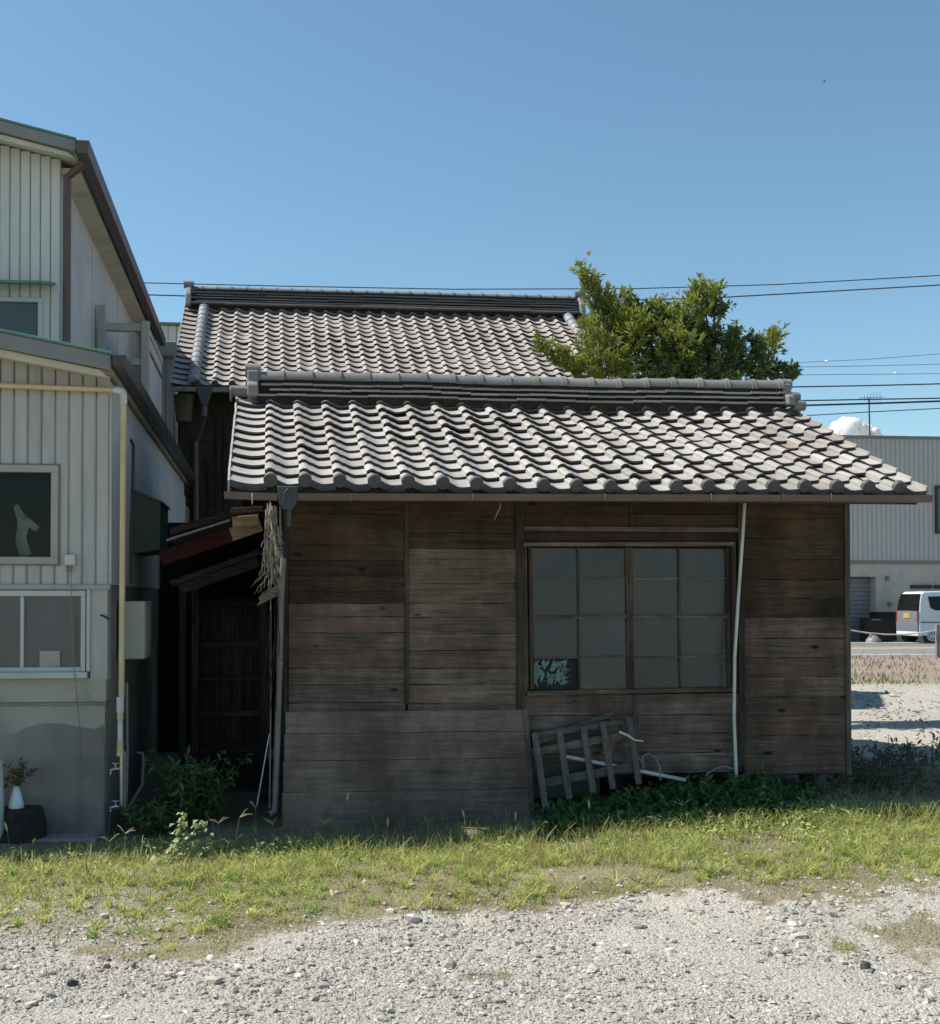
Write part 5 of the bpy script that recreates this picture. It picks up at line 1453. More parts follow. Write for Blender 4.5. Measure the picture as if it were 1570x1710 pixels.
def vq(pts, off, name, m, parent=van, th=0.01):
    """patch on the near side: pts (x,z) in van space"""
    vs = [(VX + x, VY + max(0, (z-1.0)/0.9)*0.10 - off, VZ + z) for x, z in pts]; k = len(vs)
    vs += [(x, y + th, z) for x, y, z in vs]
    return MB().add(vs, [tuple(range(k)), tuple(range(k, 2*k))[::-1]] + [(i, (i+1) % k, k+(i+1) % k, k+i) for i in range(k)]).build(name, M[m] if isinstance(m, str) else m, parent)
vq([(0.38, 1.72), (1.05, 1.74), (1.05, 1.22), (0.62, 1.22), (0.45, 1.32)], 0.004, 'side_window', 'pane_dark')
vq([(1.12, 1.74), (1.75, 1.74), (1.75, 1.16), (1.12, 1.2)], 0.004, 'side_window', 'pane_dark')
vq([(1.82, 1.72), (2.4, 1.70), (2.8, 1.18), (1.82, 1.16)], 0.004, 'side_window', 'pane_dark')
vq([(0.08, 0.80), (1.05, 0.80), (1.05, 0.77), (0.08, 0.77)], 0.003, 'slide_rail', 'wire')
vq([(1.07, 1.8), (1.085, 1.8), (1.085, 0.35), (1.07, 0.35)], 0.002, 'door_seam', 'wire')
vq([(1.78, 1.78), (1.795, 1.78), (1.795, 0.35), (1.78, 0.35)], 0.002, 'door_seam', 'wire')
def rq(ys, zs, xo, name, m, th=0.012):
    """patch on the rear face"""
    def xr(z): return np.interp(z, [0.3, 0.55, 1.05, 1.5, 1.82], [0.02, 0, 0, 0.05, 0.13])
    vs = []
    for y, z in zip(ys, zs): vs.append((VX + float(xr(z)) - xo, VY + y, VZ + z))
    k = len(vs); vs += [(x + th, y, z) for x, y, z in vs]
    return MB().add(vs, [tuple(range(k)), tuple(range(k, 2*k))[::-1]] + [(i, (i+1) % k, k+(i+1) % k, k+i) for i in range(k)]).build(name, M[m] if isinstance(m, str) else m, van)
rq([0.05, VW-0.05, VW-0.04, VW-0.04, VW/2, 0.04, 0.04], [0.36, 0.36, 0.7, 1.19, 1.20, 1.19, 0.7], 0.055, 'tailgate', 'carwhite_shaded', 0.05)
rq([0.05, VW-0.05, VW-0.08, VW-0.12, 0.12, 0.08], [1.2, 1.2, 1.5, 1.82, 1.82, 1.5], 0.03, 'rear_window', 'pane_dark', 0.06)
M['plate'] = mat('yellow_plate', (0.40, 0.30, 0.06), (0.34, 0.26, 0.06), 5, 0.5, 0)
rq([0.52, 0.95, 0.95, 0.52], [0.93, 0.93, 1.12, 1.12], 0.066, 'number_plate', 'plate')
M['lamp'] = mat('tail_lamp', (0.25, 0.02, 0.02), None, 5, 0.3, 0)
for y in (0.03, VW-0.1):
    rq([y, y+0.06, y+0.06, y], [0.8, 0.8, 1.2, 1.2], 0.062, 'tail_lamp', 'lamp')
B(VX-0.05, VX+0.10, VY+0.03, VY+VW-0.03, VZ+0.28, VZ+0.46).build('rear_bumper', M['carwhite'], van, 0.03)
for wx in (0.48, 2.75):
    for wy, sgn in ((VY+0.01, -1), (VY+VW-0.01, 1)):
        c = Vector((VX+wx, wy, VZ+0.28))
        ty = MB().tube([c, c + Vector((0, -sgn*0.16, 0))], 0.275, 20).build('tyre', M['black'], van)
        arch = MB().tube([c + Vector((0, sgn*0.002, 0.02)), c + Vector((0, -sgn*0.05, 0.02))], 0.34, 20).build('wheel_arch', M['black'], van)
        rim = MB().tube([c + Vector((0, sgn*0.012, 0)), c + Vector((0, -sgn*0.02, 0))], 0.19, 20)
        rim = rim.build('rim', M['trim'], ty)
        sp = MB()
        for k in range(7):
            an_ = 2*math.pi*k/7; d = Vector((math.cos(an_), 0, math.sin(an_)))
            sp.plank(c + d*0.09 + Vector((0, sgn*0.014, 0)), c + d*0.16 + Vector((0, sgn*0.014, 0)), 0.035, 0.006, (0, 1, 0))
        sp.build('rim_slot', M['black'], ty)
bins = empty('dark_bin', (atX(1470, FBY-1.3), FBY-1.0, 0.26), 'black storage bin standing by the roller door behind the van', 'bin')
for a, b, py, y in ((1447, 1494, 1032, FBY-1.5), (1464, 1498, 1022, FBY-0.9)):
    B(atX(a, y), atX(b, y), y, y+0.55, 0.26, atZ(py, y, 1470)).build('crate', M['black'], bins, 0.03)
B(atX(1456, FBY-1.5), atX(1470, FBY-1.5), FBY-1.515, FBY-1.5, atZ(1036, FBY-1.5, 1460), atZ(1034, FBY-1.5, 1460)).build('handle', M['fascia'], bins)
bag = MB().lathe(at(1459, 1074, Z=0.24), [(0.02, 0), (0.28, 0.01), (0.26, 0.12), (0.16, 0.24), (0.05, 0.3)], 12).build('plastic_bag', M['pipe_grey']); tag(bag, 'small pale bundle on the ground in front of the roller door', 'bag')
# rope fence along the verge
ry = at(1566, 1096, Z=0.235).y - 0.25
fpost = at(1566, 1096, Y=ry)
fp = B(fpost.x-0.05, fpost.x+0.05, ry-0.05, ry+0.05, 0.15, at(1566, 1043, Y=ry).z).build('fence_post', M['pipe_grey'], None, 0.01); tag(fp, 'grey steel fence post at the road verge holding the rope', 'post')
fp2x = at(1380, 1045, Y=ry).x
fp2 = B(fp2x-0.05, fp2x+0.05, ry-0.05, ry+0.05, 0.15, at(1380, 1040, Y=ry).z).build('fence_post', M['pipe_grey'], None, 0.01); tag(fp2, 'fence post at the road verge hidden behind the shed corner', 'post')
rp = [at(px, py, Y=ry) for px, py in ((1381, 1044), (1424, 1053), (1450, 1057), (1480, 1059.5), (1510, 1059.5), (1540, 1056.5), (1566, 1052.5), (1600, 1056), (1680, 1060), (1800, 1052))]
rpo = MB().tube(rp, 0.022, 6).build('rope', M['pvc_white']); tag(rpo, 'pale rope sagging between posts in front of the road', 'rope')
tg = MB().plank(at(1453, 1057, Y=ry-0.02), at(1455, 1065, Y=ry-0.02), 0.07, 0.01).build('rope_tag', M['pvc_white']); tag(tg, 'white tag tied to the sagging rope', 'tag')

# ------------------------------------------------------------------ wires, cloud, bird
def wire(pts, Y, r_, label, m='wire'):
    P = [at(px, py, Y=Y) for px, py in pts]
    o = MB().tube(P, r_, 5).build('power_line', M[m]); tag(o, label, 'power line', 'overhead power lines'); return o
wire([(-250, 462), (0, 466), (230, 472), (480, 478), (760, 483), (1060, 482), (1300, 475), (1570, 460), (1900, 436)], 32, 0.016, 'thin upper overhead wire passing just above the tiled house ridge')
wire([(-250, 478), (0, 485), (235, 492), (480, 499), (760, 504), (990, 503), (1200, 497), (1570, 476), (1900, 450)], 32, 0.02, 'thicker lower overhead wire behind the tiled house ridge and tree')
for pts, r_, lb_ in (([(1100, 658), (1330, 646), (1450, 644), (1570, 641), (1900, 630)], 0.026, 'dark overhead wire level with the shed ridge top at right'),
                     ([(1100, 676), (1345, 669), (1450, 667), (1570, 665), (1900, 658)], 0.026, 'upper of the paired dark wires crossing the antenna'),
                     ([(1100, 690), (1345, 677), (1450, 674), (1570, 670), (1900, 660)], 0.036, 'thicker lower wire of the pair crossing the antenna'),
                     ([(1100, 702), (1365, 693), (1450, 688), (1570, 682), (1900, 664)], 0.018, 'thin lowest wire above the white cloud'),
                     ([(1100, 618), (1330, 613), (1450, 611), (1570, 608), (1900, 600)], 0.010, 'faint second high wire at right of the tree'),
                     ([(1100, 626), (1340, 626), (1450, 625), (1570, 624), (1900, 622)], 0.010, 'faint third high wire carrying the right white ball'),
                     ([(1100, 612), (1320, 606), (1450, 600), (1570, 591), (1900, 570)], 0.009, 'faintest highest wire carrying the left white ball')):
    wire(pts, 39.5, r_, lb_)
for px, py, lb_ in ((1380.5, 603.5, 'small white ball on the highest faint wire'), (1495, 623.5, 'small white ball on the third high wire')):
    o = MB().lathe(at(px, py, Y=39.45) - Vector((0, 0, 0.055)), [(0.01, 0), (0.045, 0.015), (0.065, 0.055), (0.045, 0.095), (0.01, 0.11)], 10).build('wire_marker', M['ceramic']); tag(o, lb_, 'marker ball', 'white balls on the wires')

N = NT('cloud_white')
df = N.n('ShaderNodeBsdfDiffuse'); df.inputs[0].default_value = (0.95, 0.95, 0.95, 1)
tr = N.n('ShaderNodeBsdfTranslucent'); tr.inputs[0].default_value = (0.95, 0.95, 0.95, 1)
mx = N.n('ShaderNodeMixShader'); mx.inputs[0].default_value = 0.5
N.l(df.outputs[0], mx.inputs[1]); N.l(tr.outputs[0], mx.inputs[2]); N.l(mx.outputs[0], N.t.nodes['Material Output'].inputs[0])
CLY = 2600.0
cm = bmesh.new(); rc = random.Random(4)
for px, py, r_ in ((1400, 716, 13), (1412, 710, 13), (1424, 712, 14), (1436, 718, 13), (1448, 722, 13), (1460, 724, 10), (1468, 731, 7), (1388, 724, 9), (1410, 728, 22), (1440, 735, 22), (1380, 738, 12), (1466, 740, 11), (1418, 707, 8), (1404, 708, 7)):
    c = at(px, py, Y=CLY + rc.uniform(-20, 20)); rad = r_ * CLY / F * 1.1
    ret = bmesh.ops.create_icosphere(cm, subdivisions=3, radius=rad, matrix=Matrix.Translation(c))
    for v in ret['verts']:
        d = (v.co - c).normalized()
        v.co += d * rad * (0.16 * math.sin(d.x*9+px) * math.sin(d.z*8+py) + rc.uniform(-0.05, 0.05))
clm = bpy.data.meshes.new('cloud'); cm.to_mesh(clm); cm.free(); clm.materials.append(N.m)
clm.polygons.foreach_set('use_smooth', [True]*len(clm.polygons))
clo = link('cloud', clm); tag(clo, 'small white cumulus cloud above the warehouse roof', 'cloud')

bc = at(1376, 137, Y=70); bd_ = MB()
bd_.tube([bc + Vector((-0.28, 0, 0)), bc + Vector((-0.1, 0, 0.02)), bc + Vector((0.08, 0, 0.02)), bc + Vector((0.2, 0, 0.0))], [0.01, 0.06, 0.065, 0.02], 8)
bd_.add([bc + Vector((-0.02, -0.02, 0.03)), bc + Vector((0.1, -0.02, 0.04)), bc + Vector((0.02, -0.25, 0.12)), bc + Vector((-0.25, -0.5, 0.05))], [(0, 1, 2, 3)])
bd_.add([bc + Vector((-0.02, 0.02, 0.03)), bc + Vector((0.1, 0.02, 0.04)), bc + Vector((0.08, 0.25, 0.16)), bc + Vector((-0.1, 0.5, 0.1))], [(0, 1, 2, 3)])
bd_.v = [tuple(bc + (Vector(v) - bc) * 0.62) for v in bd_.v]
bd_ = bd_.build('bird', mat('bird_dark', (0.17, 0.18, 0.20), None, 5, 0.8, 0)); tag(bd_, 'tiny dark bird flying high in the clear sky', 'bird')

# ------------------------------------------------------------------ lower left: stump, vase, stones
stx = at(38, 1400, Z=0.06)
stump = MB(); pr = [(0.20, -0.05), (0.19, 0.05), (0.165, 0.14), (0.16, 0.24), (0.15, 0.262), (0.05, 0.268)]
stump.lathe((stx.x, stx.y-0.0, 0.03), pr, 14)
stump.v = [(x + 0.018*math.sin(z*31+x*40), y + 0.018*math.sin(x*37+z*20), z) for x, y, z in stump.v]
so_ = stump.build('stump', mat('wet_stump', (0.035, 0.028, 0.024), (0.018, 0.015, 0.013), 8, 0.9, 0.6, 30)); tag(so_, 'dark round stump standing in front of the cement wall', 'stump')
vx, vy = at(27, 1352, Y=stx.y-0.02).x, stx.y - 0.02
vase = MB().lathe((vx, vy, 0.293), [(0.055, 0), (0.06, 0.01), (0.056, 0.04), (0.04, 0.10), (0.028, 0.145), (0.03, 0.165), (0.024, 0.168)], 16).build('vase', M['ceramic']); tag(vase, 'small white conical vase standing on the dark stump', 'vase')
def plant(name, label, cat, root, height, spread, nstem, nleaf, llen, lw, col, var=0.25, droop=0.2, group=None, stemr=0.004, tip_only=False):
    root = Vector(root); e = empty(name, root, label, cat, group)
    stems = MB(); arr = []
    for s in range(nstem):
        an_ = rnd.uniform(0, 2*math.pi); tl = rnd.uniform(0.2, 1.0) * spread
        h = height * rnd.uniform(0.55, 1.0)
        r0 = root + Vector((math.cos(an_), math.sin(an_), 0)) * spread * rnd.uniform(0, 0.5)
        r0.z = ghs(r0.x, r0.y) if abs(ghs(r0.x, r0.y) - root.z) < 0.12 else root.z
        tip = r0 + Vector((math.cos(an_)*tl, math.sin(an_)*tl, h))
        mid = r0.lerp(tip, 0.5) + Vector((0, 0, h*0.1))
        stems.tube([r0, mid, tip], [stemr, stemr*0.7, stemr*0.3], 4, False)
        k = nleaf
        t = nr.uniform(0.55 if tip_only else 0.12, 1.0, k)
        a = np.array(r0)[None]*(1-t[:, None])**2 + 2*np.array(mid)[None]*t[:, None]*(1-t[:, None]) + np.array(tip)[None]*t[:, None]**2
        D = rand_dirs(k, -droop + 0.25); D[:, 2] *= 0.7
        ln = nr.uniform(0.6, 1.15, k) * llen
        arr.append(leaf_arrays(a + nr.normal(0, 0.006, (k, 3)), D, rand_dirs(k, 1.4), ln, ln*lw, cols(k, col, var)))
    stems.build('stem', M['grass_stem'], e)
    foliage_obj('foliage', join(arr), M['leaf'], e)
    return e
M['grass_stem'] = mat('plant_stem', (0.12, 0.13, 0.05), (0.16, 0.13, 0.07), 10, 0.8, 0)
pt = plant('vase_sprig', 'wilted leafy sprig standing in the white vase', 'sprig', (vx, vy, 0.45), 0.21, 0.14, 7, 9, 0.075, 0.36, (0.12, 0.085, 0.03), 0.4)
wp = MB().tube([at(-8, 1270, Y=8.7), at(-6, 1400, Y=8.7)], 0.06, 12).build('pale_drum', M['pvc_white']); tag(wp, 'pale upright pipe at the very left edge beside the vase', 'pipe')
def rock(name, c, s, label, m='stone', cat='stone', group=None):
    bm = bmesh.new(); bmesh.ops.create_icosphere(bm, subdivisions=2, radius=1.0)
    rr = random.Random(hash((round(c[0], 2), round(c[1], 2))) & 0xffff)
    ax = [Vector((rr.gauss(0, 1), rr.gauss(0, 1), rr.gauss(0, 1))).normalized() for _ in range(9)]
    for v in bm.verts:
        d = v.co.copy()
        for a in ax:
            k = d.dot(a)
            if k > 0.62: d -= a * (k - 0.62) * 0.85
        v.co = Vector((d.x*s[0], d.y*s[1], d.z*s[2]))
    me = bpy.data.meshes.new(name); bm.to_mesh(me); bm.free(); me.materials.append(M[m])
    o = link(name, me, None, c); tag(o, label, cat, group); return o
for px, py, s, lab in ((150, 1438, (0.12, 0.07, 0.05), 'flat pale stone on the shaded ground below the taps'), (105, 1446, (0.16, 0.06, 0.05), 'long grey stone left of the flat pale stone'), (175, 1445, (0.10, 0.08, 0.05), 'brownish stone at the grass edge below the taps'), (25, 1432, (0.12, 0.06, 0.04), 'white stone at the far left edge by the stump')):
    p = at(px, py, Z=0.06); rock('stone', (p.x, p.y, ghs(p.x, p.y)+0.015), s, lab)
for px, py, s, lab in ((660, 1440, (0.05, 0.04, 0.035), 'white stone in the grass below the plank panel'), (385, 1310, (0.11, 0.1, 0.08), 'mossy rounded stone in the dark gap'), (1447, 1638, (0.03, 0.028, 0.03), 'dark angular stone on the gravel at lower right'), (120, 1655, (0.035, 0.025, 0.025), 'dark flat stone on the gravel at lower left')):
    p = at(px, py, Z=0.17 if py > 1500 else 0.08); rock('stone', (p.x, p.y, ghs(p.x, p.y)+s[2]*0.4), s, lab, 'stone' if 'dark' not in lab else 'darkplastic')

# ------------------------------------------------------------------ plants in front of the shed
def gp(px, py, z=0.08):
    p = at(px, py, Z=z); return Vector((p.x, p.y, ghs(p.x, p.y)))
p_ = at(320, 1380, Y=9.3)
plant('tall_weed', 'dark leafy weed bush growing in the shaded gap beside the shed', 'weed', (p_.x, 9.3, 0.05), 0.62, 0.34, 36, 30, 0.095, 0.34, (0.10, 0.18, 0.06), 0.4)
p_ = at(270, 1395, Y=9.0)
plant('low_weed', 'low dark weed patch at the left of the gap', 'weed', (p_.x, 8.95, 0.05), 0.3, 0.3, 26, 22, 0.08, 0.36, (0.09, 0.15, 0.05), 0.4)
p_ = gp(315, 1442, 0.12)
def vine_plant():
    e = empty('round_leaved_vine', p_, 'sunlit vine with pale round leaves climbing out of the grass in the gap', 'vine')
    arr = []; st_ = MB()
    paths = [[(285, 1438), (292, 1415), (296, 1390), (302, 1372), (304, 1358)], [(300, 1436), (316, 1400), (330, 1380), (346, 1372)], [(320, 1440), (312, 1420), (318, 1395), (300, 1385)], [(275, 1440), (282, 1425), (300, 1410)], [(335, 1436), (345, 1410), (352, 1390)]]
    for pth in paths:
        P = [at(a, b, Y=7.62 + rnd.uniform(-.04, .04)) for a, b in pth]
        st_.tube(P, 0.003, 4, False)
        for i in range(len(P) - 1):
            k = 9
            t = nr.uniform(0, 1, k)[:, None]
            a = np.array(P[i])[None]*(1-t) + np.array(P[i+1])[None]*t + nr.normal(0, 0.022, (k, 3))
            D = rand_dirs(k); D[:, 2] = -np.abs(D[:, 2]) * 0.6; D[:, 1] -= 0.4
            ln = nr.uniform(0.03, 0.055, k)
            Nn = np.tile(np.array([[-0.5, -0.2, 0.9]]), (k, 1)) + nr.normal(0, 0.25, (k, 3))
            arr.append(leaf_arrays(a, D, Nn, ln, ln*0.95, cols(k, (0.34, 0.40, 0.19), 0.2)))
    st_.build('stem', M['grass_stem'], e); foliage_obj('foliage', join(arr), M['leaf'], e)
vine_plant()

# dark mugwort thicket under the window: too dense to count
arr = []
for k in range(520):
    px = rnd.uniform(905, 1345)
    Y = rnd.uniform(8.22, 9.0)
    x = atX(px, Y)
    top = np.interp(px, [900, 930, 980, 1040, 1100, 1160, 1220, 1270, 1310, 1350], [1385, 1350, 1330, 1312, 1305, 1300, 1282, 1275, 1310, 1350])
    z0 = ghs(x, Y); zt = at(px, top + rnd.uniform(-4, 24), Y=8.8).z
    h = max(0.07, (zt - z0) * rnd.uniform(0.5, 1.0) * (0.45 + 0.55 * float(sst(8.2, 8.7, Y))))
    nl_ = 18
    t = nr.uniform(0.2, 1, nl_)
    lean = nr.normal(0, 0.06, 2)
    P = np.stack([x + lean[0]*t, Y + lean[1]*t, z0 + h*t], -1) + nr.normal(0, 0.012, (nl_, 3))
    D = rand_dirs(nl_, 0.15)
    ln = nr.uniform(0.045, 0.085, nl_)
    arr.append(leaf_arrays(P, D, rand_dirs(nl_, 1.5), ln, ln*0.42, cols(nl_, (0.08, 0.155, 0.05), 0.45)))
o = foliage_obj('mugwort_thicket', join(arr), M['leaf']); o['kind'] = 'stuff'; tag(o, 'dark green mugwort thicket along the wall below the window', 'weeds')
# shaded weeds right of the shed
arr = []
for k in range(300):
    px = rnd.uniform(1330, 1800); Y = rnd.uniform(8.9, 11.2)
    x = atX(px, Y); z0 = ghs(x, Y); h = rnd.uniform(0.05, 0.26) * (1.25 if px > 1500 else 0.8)
    nl_ = 12; t = nr.uniform(0.1, 1, nl_)
    P = np.stack([x + nr.normal(0, 0.05)*t, Y + nr.normal(0, 0.05)*t, z0 + h*t], -1) + nr.normal(0, 0.02, (nl_, 3))
    ln = nr.uniform(0.04, 0.09, nl_)
    arr.append(leaf_arrays(P, rand_dirs(nl_, 0.3), rand_dirs(nl_, 1.2), ln, ln*0.3, cols(nl_, (0.095, 0.145, 0.05) if rnd.random() < .65 else (0.15, 0.12, 0.075), 0.35)))
o = foliage_obj('shaded_weeds', join(arr), M['leaf']); o['kind'] = 'stuff'; tag(o, 'shaded scrubby weeds on the bank right of the shed', 'weeds')
# twigs beside the right corner
rr = random.Random(9); tw = MB()
for k in range(70):
    px = rr.uniform(1420, 1490); Y = rr.uniform(9.1, 9.9); x = atX(px, Y); z = ghs(x, Y)
    a = Vector((x, Y, z + rr.uniform(0, 0.12))); d = Vector((rr.gauss(0, .2), rr.gauss(0, .15), rr.uniform(0.0, 0.3)))
    tw.tube([a, a + d*0.5 + Vector((0, 0, 0.02)), a + d], [0.005, 0.004, 0.002], 4, False)
o = tw.build('twig_heap', M['bark']); o['kind'] = 'stuff'; tag(o, 'heap of dry twigs at the right corner of the shed', 'twigs')

# ------------------------------------------------------------------ grass strip
def blades(P, h, w, lean, col):
    n = len(P); an_ = nr.uniform(0, 2*np.pi, n)
    ld = np.stack([np.cos(an_), np.sin(an_), np.zeros(n)], 1)
    fa = nr.uniform(0, 2*np.pi, n); sd_ = np.stack([np.cos(fa), np.sin(fa), np.zeros(n)], 1)
    h = h[:, None]; w = w[:, None]; lean = lean[:, None]
    up = np.array([[0, 0, 1.0]])
    p0 = P; p1 = P + up*h*0.45 + ld*lean*h*0.22; p2 = P + up*h*0.8 + ld*lean*h*0.6; p3 = P + up*h*(1-0.25*lean) + ld*lean*h*1.05
    V = np.stack([p0-sd_*w/2, p0+sd_*w/2, p1-sd_*w*0.45, p1+sd_*w*0.45, p2-sd_*w*0.3, p2+sd_*w*0.3, p3], 1).reshape(-1, 3)
    base = np.arange(n)[:, None]*7
    L = np.concatenate([base+[0, 1, 3], base+[0, 3, 2], base+[2, 3, 5], base+[2, 5, 4], base+[4, 5, 6]], 1).ravel()
    return V, L, np.full(5*n, 3), np.repeat(col, 7, 0)

def scatter(n, x0, x1, y0, y1):
    return nr.uniform(x0, x1, n), nr.uniform(y0, y1, n)

NB = 170000
x, y = scatter(NB, -3.0, 7.6, 5.0, 9.3)
d = y - edge_y(x) + 0.3*(fbm(x, y, 1.6, 21)-0.5)
patch = fbm(x, y, 1.5, 101); tuft = fbm(x, y, 7.0, 111)
dens = sst(-0.02, 0.35, d) * sst(0.22, 0.50, patch) * sst(0.30, 0.55, tuft) * 0.95
dens += 0.45 * sst(7.3, 7.8, y) * sst(0.36, 0.56, tuft)
bare = sst(0.60, 0.72, fbm(x, y, 1.1, 33)) * (1 - sst(7.6, 8.2, y))
dens *= 1 - 0.4*bare
brown_strip = (1 - sst(0.25, 0.55, d)) * sst(2.0, 2.6, x)
dens *= 1 - 0.75*brown_strip
dens = np.maximum(dens, 0.22 * (soil(x, y) > 0.5) * (y < 7.8) * sst(0.3, 0.55, tuft))
# little tufts out in the gravel
for px, py, r_, amt in ((825, 1628, 0.09, 0.55), (800, 1642, 0.05, 0.6), (1410, 1588, 0.08, 0.5), (1400, 1602, 0.05, 0.4), (1545, 1570, 0.15, 0.15)):
    c = at(px, py, Z=0.2); dens = np.maximum(dens, amt*(1-sst(0.3*r_, r_, np.hypot(x-c.x, y-c.y))))
# not under the panel, thin where the wall stands
dens *= 1 - sst(8.0, 8.28, y) * 0.93
dens *= np.where((x < 0.1) & (y > 7.75), 0.22, 1.0)
keep = nr.uniform(0, 1, NB) < dens
x, y = x[keep], y[keep]; n = len(x)
z = gh(x, y) - 0.005
hgt = nr.gamma(4, 0.25, n) * (0.03 + 0.026*sst(6.2, 7.4, y) + 0.028*sst(7.4, 8.0, y)) * (0.7 + 0.7*fbm(x, y, 2.0, 121))
hgt = np.clip(hgt, 0.012, 0.2)
tone = fbm(x, y, 1.8, 131)[:, None]; ru = nr.uniform(0, 1, (n, 1))
col = np.where(ru < 0.80, np.array([[0.42, 0.435, 0.15]])*(1-tone*0.6) + np.array([[0.25, 0.33, 0.10]])*tone*0.6, np.where(ru < 0.93, np.array([[0.44, 0.39, 0.19]]), np.array([[0.30, 0.20, 0.11]])))
col = col * nr.uniform(0.75, 1.25, (n, 1))
g_ = foliage_obj('grass', blades(np.stack([x, y, z], 1), hgt, nr.uniform(0.003, 0.0065, n), nr.uniform(0.2, 1.1, n), col), M['grassm'])
g_['kind'] = 'stuff'; tag(g_, 'patchy sunlit yellow green grass strip in front of the shed', 'grass')
# radiating tufts of crabgrass give the strip its clumps
nt_ = 5200
tx, ty_ = scatter(nt_, -2.8, 7.4, 5.2, 8.25)
td = ty_ - edge_y(tx) + 0.3*(fbm(tx, ty_, 1.6, 21)-0.5)
tp_ = sst(0.0, 0.4, td) * sst(0.30, 0.55, fbm(tx, ty_, 1.5, 101)) * (1 - 0.3*sst(0.60, 0.72, fbm(tx, ty_, 1.1, 33))*(1 - sst(7.6, 8.2, ty_))) * np.where((tx < 0.1) & (ty_ > 7.75), 0.3, 1.0)
tp_ *= 1 - 0.7*(1 - sst(0.25, 0.6, td)) * sst(2.0, 2.6, tx)
k = nr.uniform(0, 1, nt_) < np.maximum(tp_, 0.45 * sst(0.05, 0.3, td) * (tx < 1.2)) * 0.68
tx, ty_ = tx[k], ty_[k]; nt_ = len(tx)
nb = nr.integers(12, 26, nt_); rep_ = np.repeat(np.arange(nt_), nb); n = len(rep_)
sz = nr.uniform(0.55, 1.3, nt_)[rep_]
tcol = np.where(nr.uniform(0, 1, (nt_, 1)) < 0.75, np.array([[0.46, 0.48, 0.15]]), np.array([[0.27, 0.37, 0.10]])) * nr.uniform(0.8, 1.2, (nt_, 1))
bx_ = tx[rep_] + nr.normal(0, 0.014, n); by_ = ty_[rep_] + nr.normal(0, 0.014, n)
tf = foliage_obj('grass_tufts', blades(np.stack([bx_, by_, gh(bx_, by_)], 1), nr.uniform(0.03, 0.085, n)*sz, nr.uniform(0.004, 0.0075, n), nr.uniform(0.6, 1.9, n), tcol[rep_] * nr.uniform(0.8, 1.2, (n, 1))), M['grassm'])
tf['kind'] = 'stuff'; tag(tf, 'bright spreading crabgrass tufts dotted through the strip', 'grass')
# broad-leaved low weeds among the grass, mostly at the right
NL = 60000
x, y = scatter(NL, -2.5, 7.5, 5.6, 8.35)
d = y - edge_y(x)
den = sst(0.5, 1.2, d) * sst(0.48, 0.62, fbm(x, y, 1.9, 141)) * (0.3 + 0.7*sst(1.8, 3.6, x) * sst(6.6, 7.4, y)) * sst(0.4, 0.6, fbm(x, y, 8, 151))
keep = nr.uniform(0, 1, NL) < den
x, y = x[keep], y[keep]; n = len(x)
P = np.stack([x, y, gh(x, y) + nr.uniform(0.008, 0.13, n) * (0.4 + 0.6*sst(7, 8, y))], 1)
D = rand_dirs(n, 0.1); D[:, 2] *= 0.6
ln = nr.uniform(0.02, 0.05, n)
w_ = foliage_obj('broadleaf_weeds', leaf_arrays(P, D, rand_dirs(n, 1.8), ln, ln*0.5, cols(n, (0.36, 0.42, 0.14), 0.3)), M['leaf'])
w_['kind'] = 'stuff'; tag(w_, 'low broadleaf weeds mixed into the sunlit grass', 'weeds')
# seed-head stalks standing above the grass
def foxtail(px, py_top, py_base, label, kind='foxtail'):
    b0 = gp(px, py_base, 0.08); top = at(px + rnd.uniform(-6, 6), py_top, Y=b0.y)
    e = empty('foxtail_stalk' if kind == 'foxtail' else 'crabgrass_stalk', b0, label, 'grass stalk', 'seed stalks above the grass')
    mid = b0.lerp(top, 0.55) + Vector((rnd.uniform(-.02, .02), 0, 0.01))
    MB().tube([b0, mid, top], [0.0022, 0.002, 0.0014], 4, False).build('stem', M['grass_stem'], e)
    arr = []
    hd_ = MB()
    if kind == 'foxtail':
        tilt = Vector((rnd.uniform(-0.3, 0.3), 0, 1)).normalized()
        hd_.tube([top, top + tilt*0.02, top + tilt*0.045, top + tilt*0.065], [0.003, 0.008, 0.0075, 0.002], 7)
        hd_.build('seed_head', M['seed'], e)
    else:
        for k in range(rnd.randint(3, 5)):
            an_ = rnd.uniform(0, 2*math.pi); dd = Vector((math.cos(an_)*0.9, math.sin(an_)*0.9, rnd.uniform(0.2, 0.9))).normalized() * rnd.uniform(0.06, 0.10)
            hd_.tube([top, top + dd*0.6 + Vector((0, 0, 0.008)), top + dd], [0.0022, 0.002, 0.001], 4, False)
        hd_.build('seed_head', M['seed'], e)
    k = 3
    t = nr.uniform(0.1, 0.6, k)[:, None]; a = np.array(b0)[None]*(1-t) + np.array(top)[None]*t
    D = rand_dirs(k, 0.6); ln = nr.uniform(0.08, 0.13, k)
    foliage_obj('blade', leaf_arrays(a, D, rand_dirs(k, 0.8), ln, ln*0.09, cols(k, (0.22, 0.27, 0.09), 0.2)), M['leaf'], e)
M['seed'] = mat('seed_head', (0.42, 0.38, 0.22), (0.34, 0.30, 0.16), 60, 0.9, 0.2)
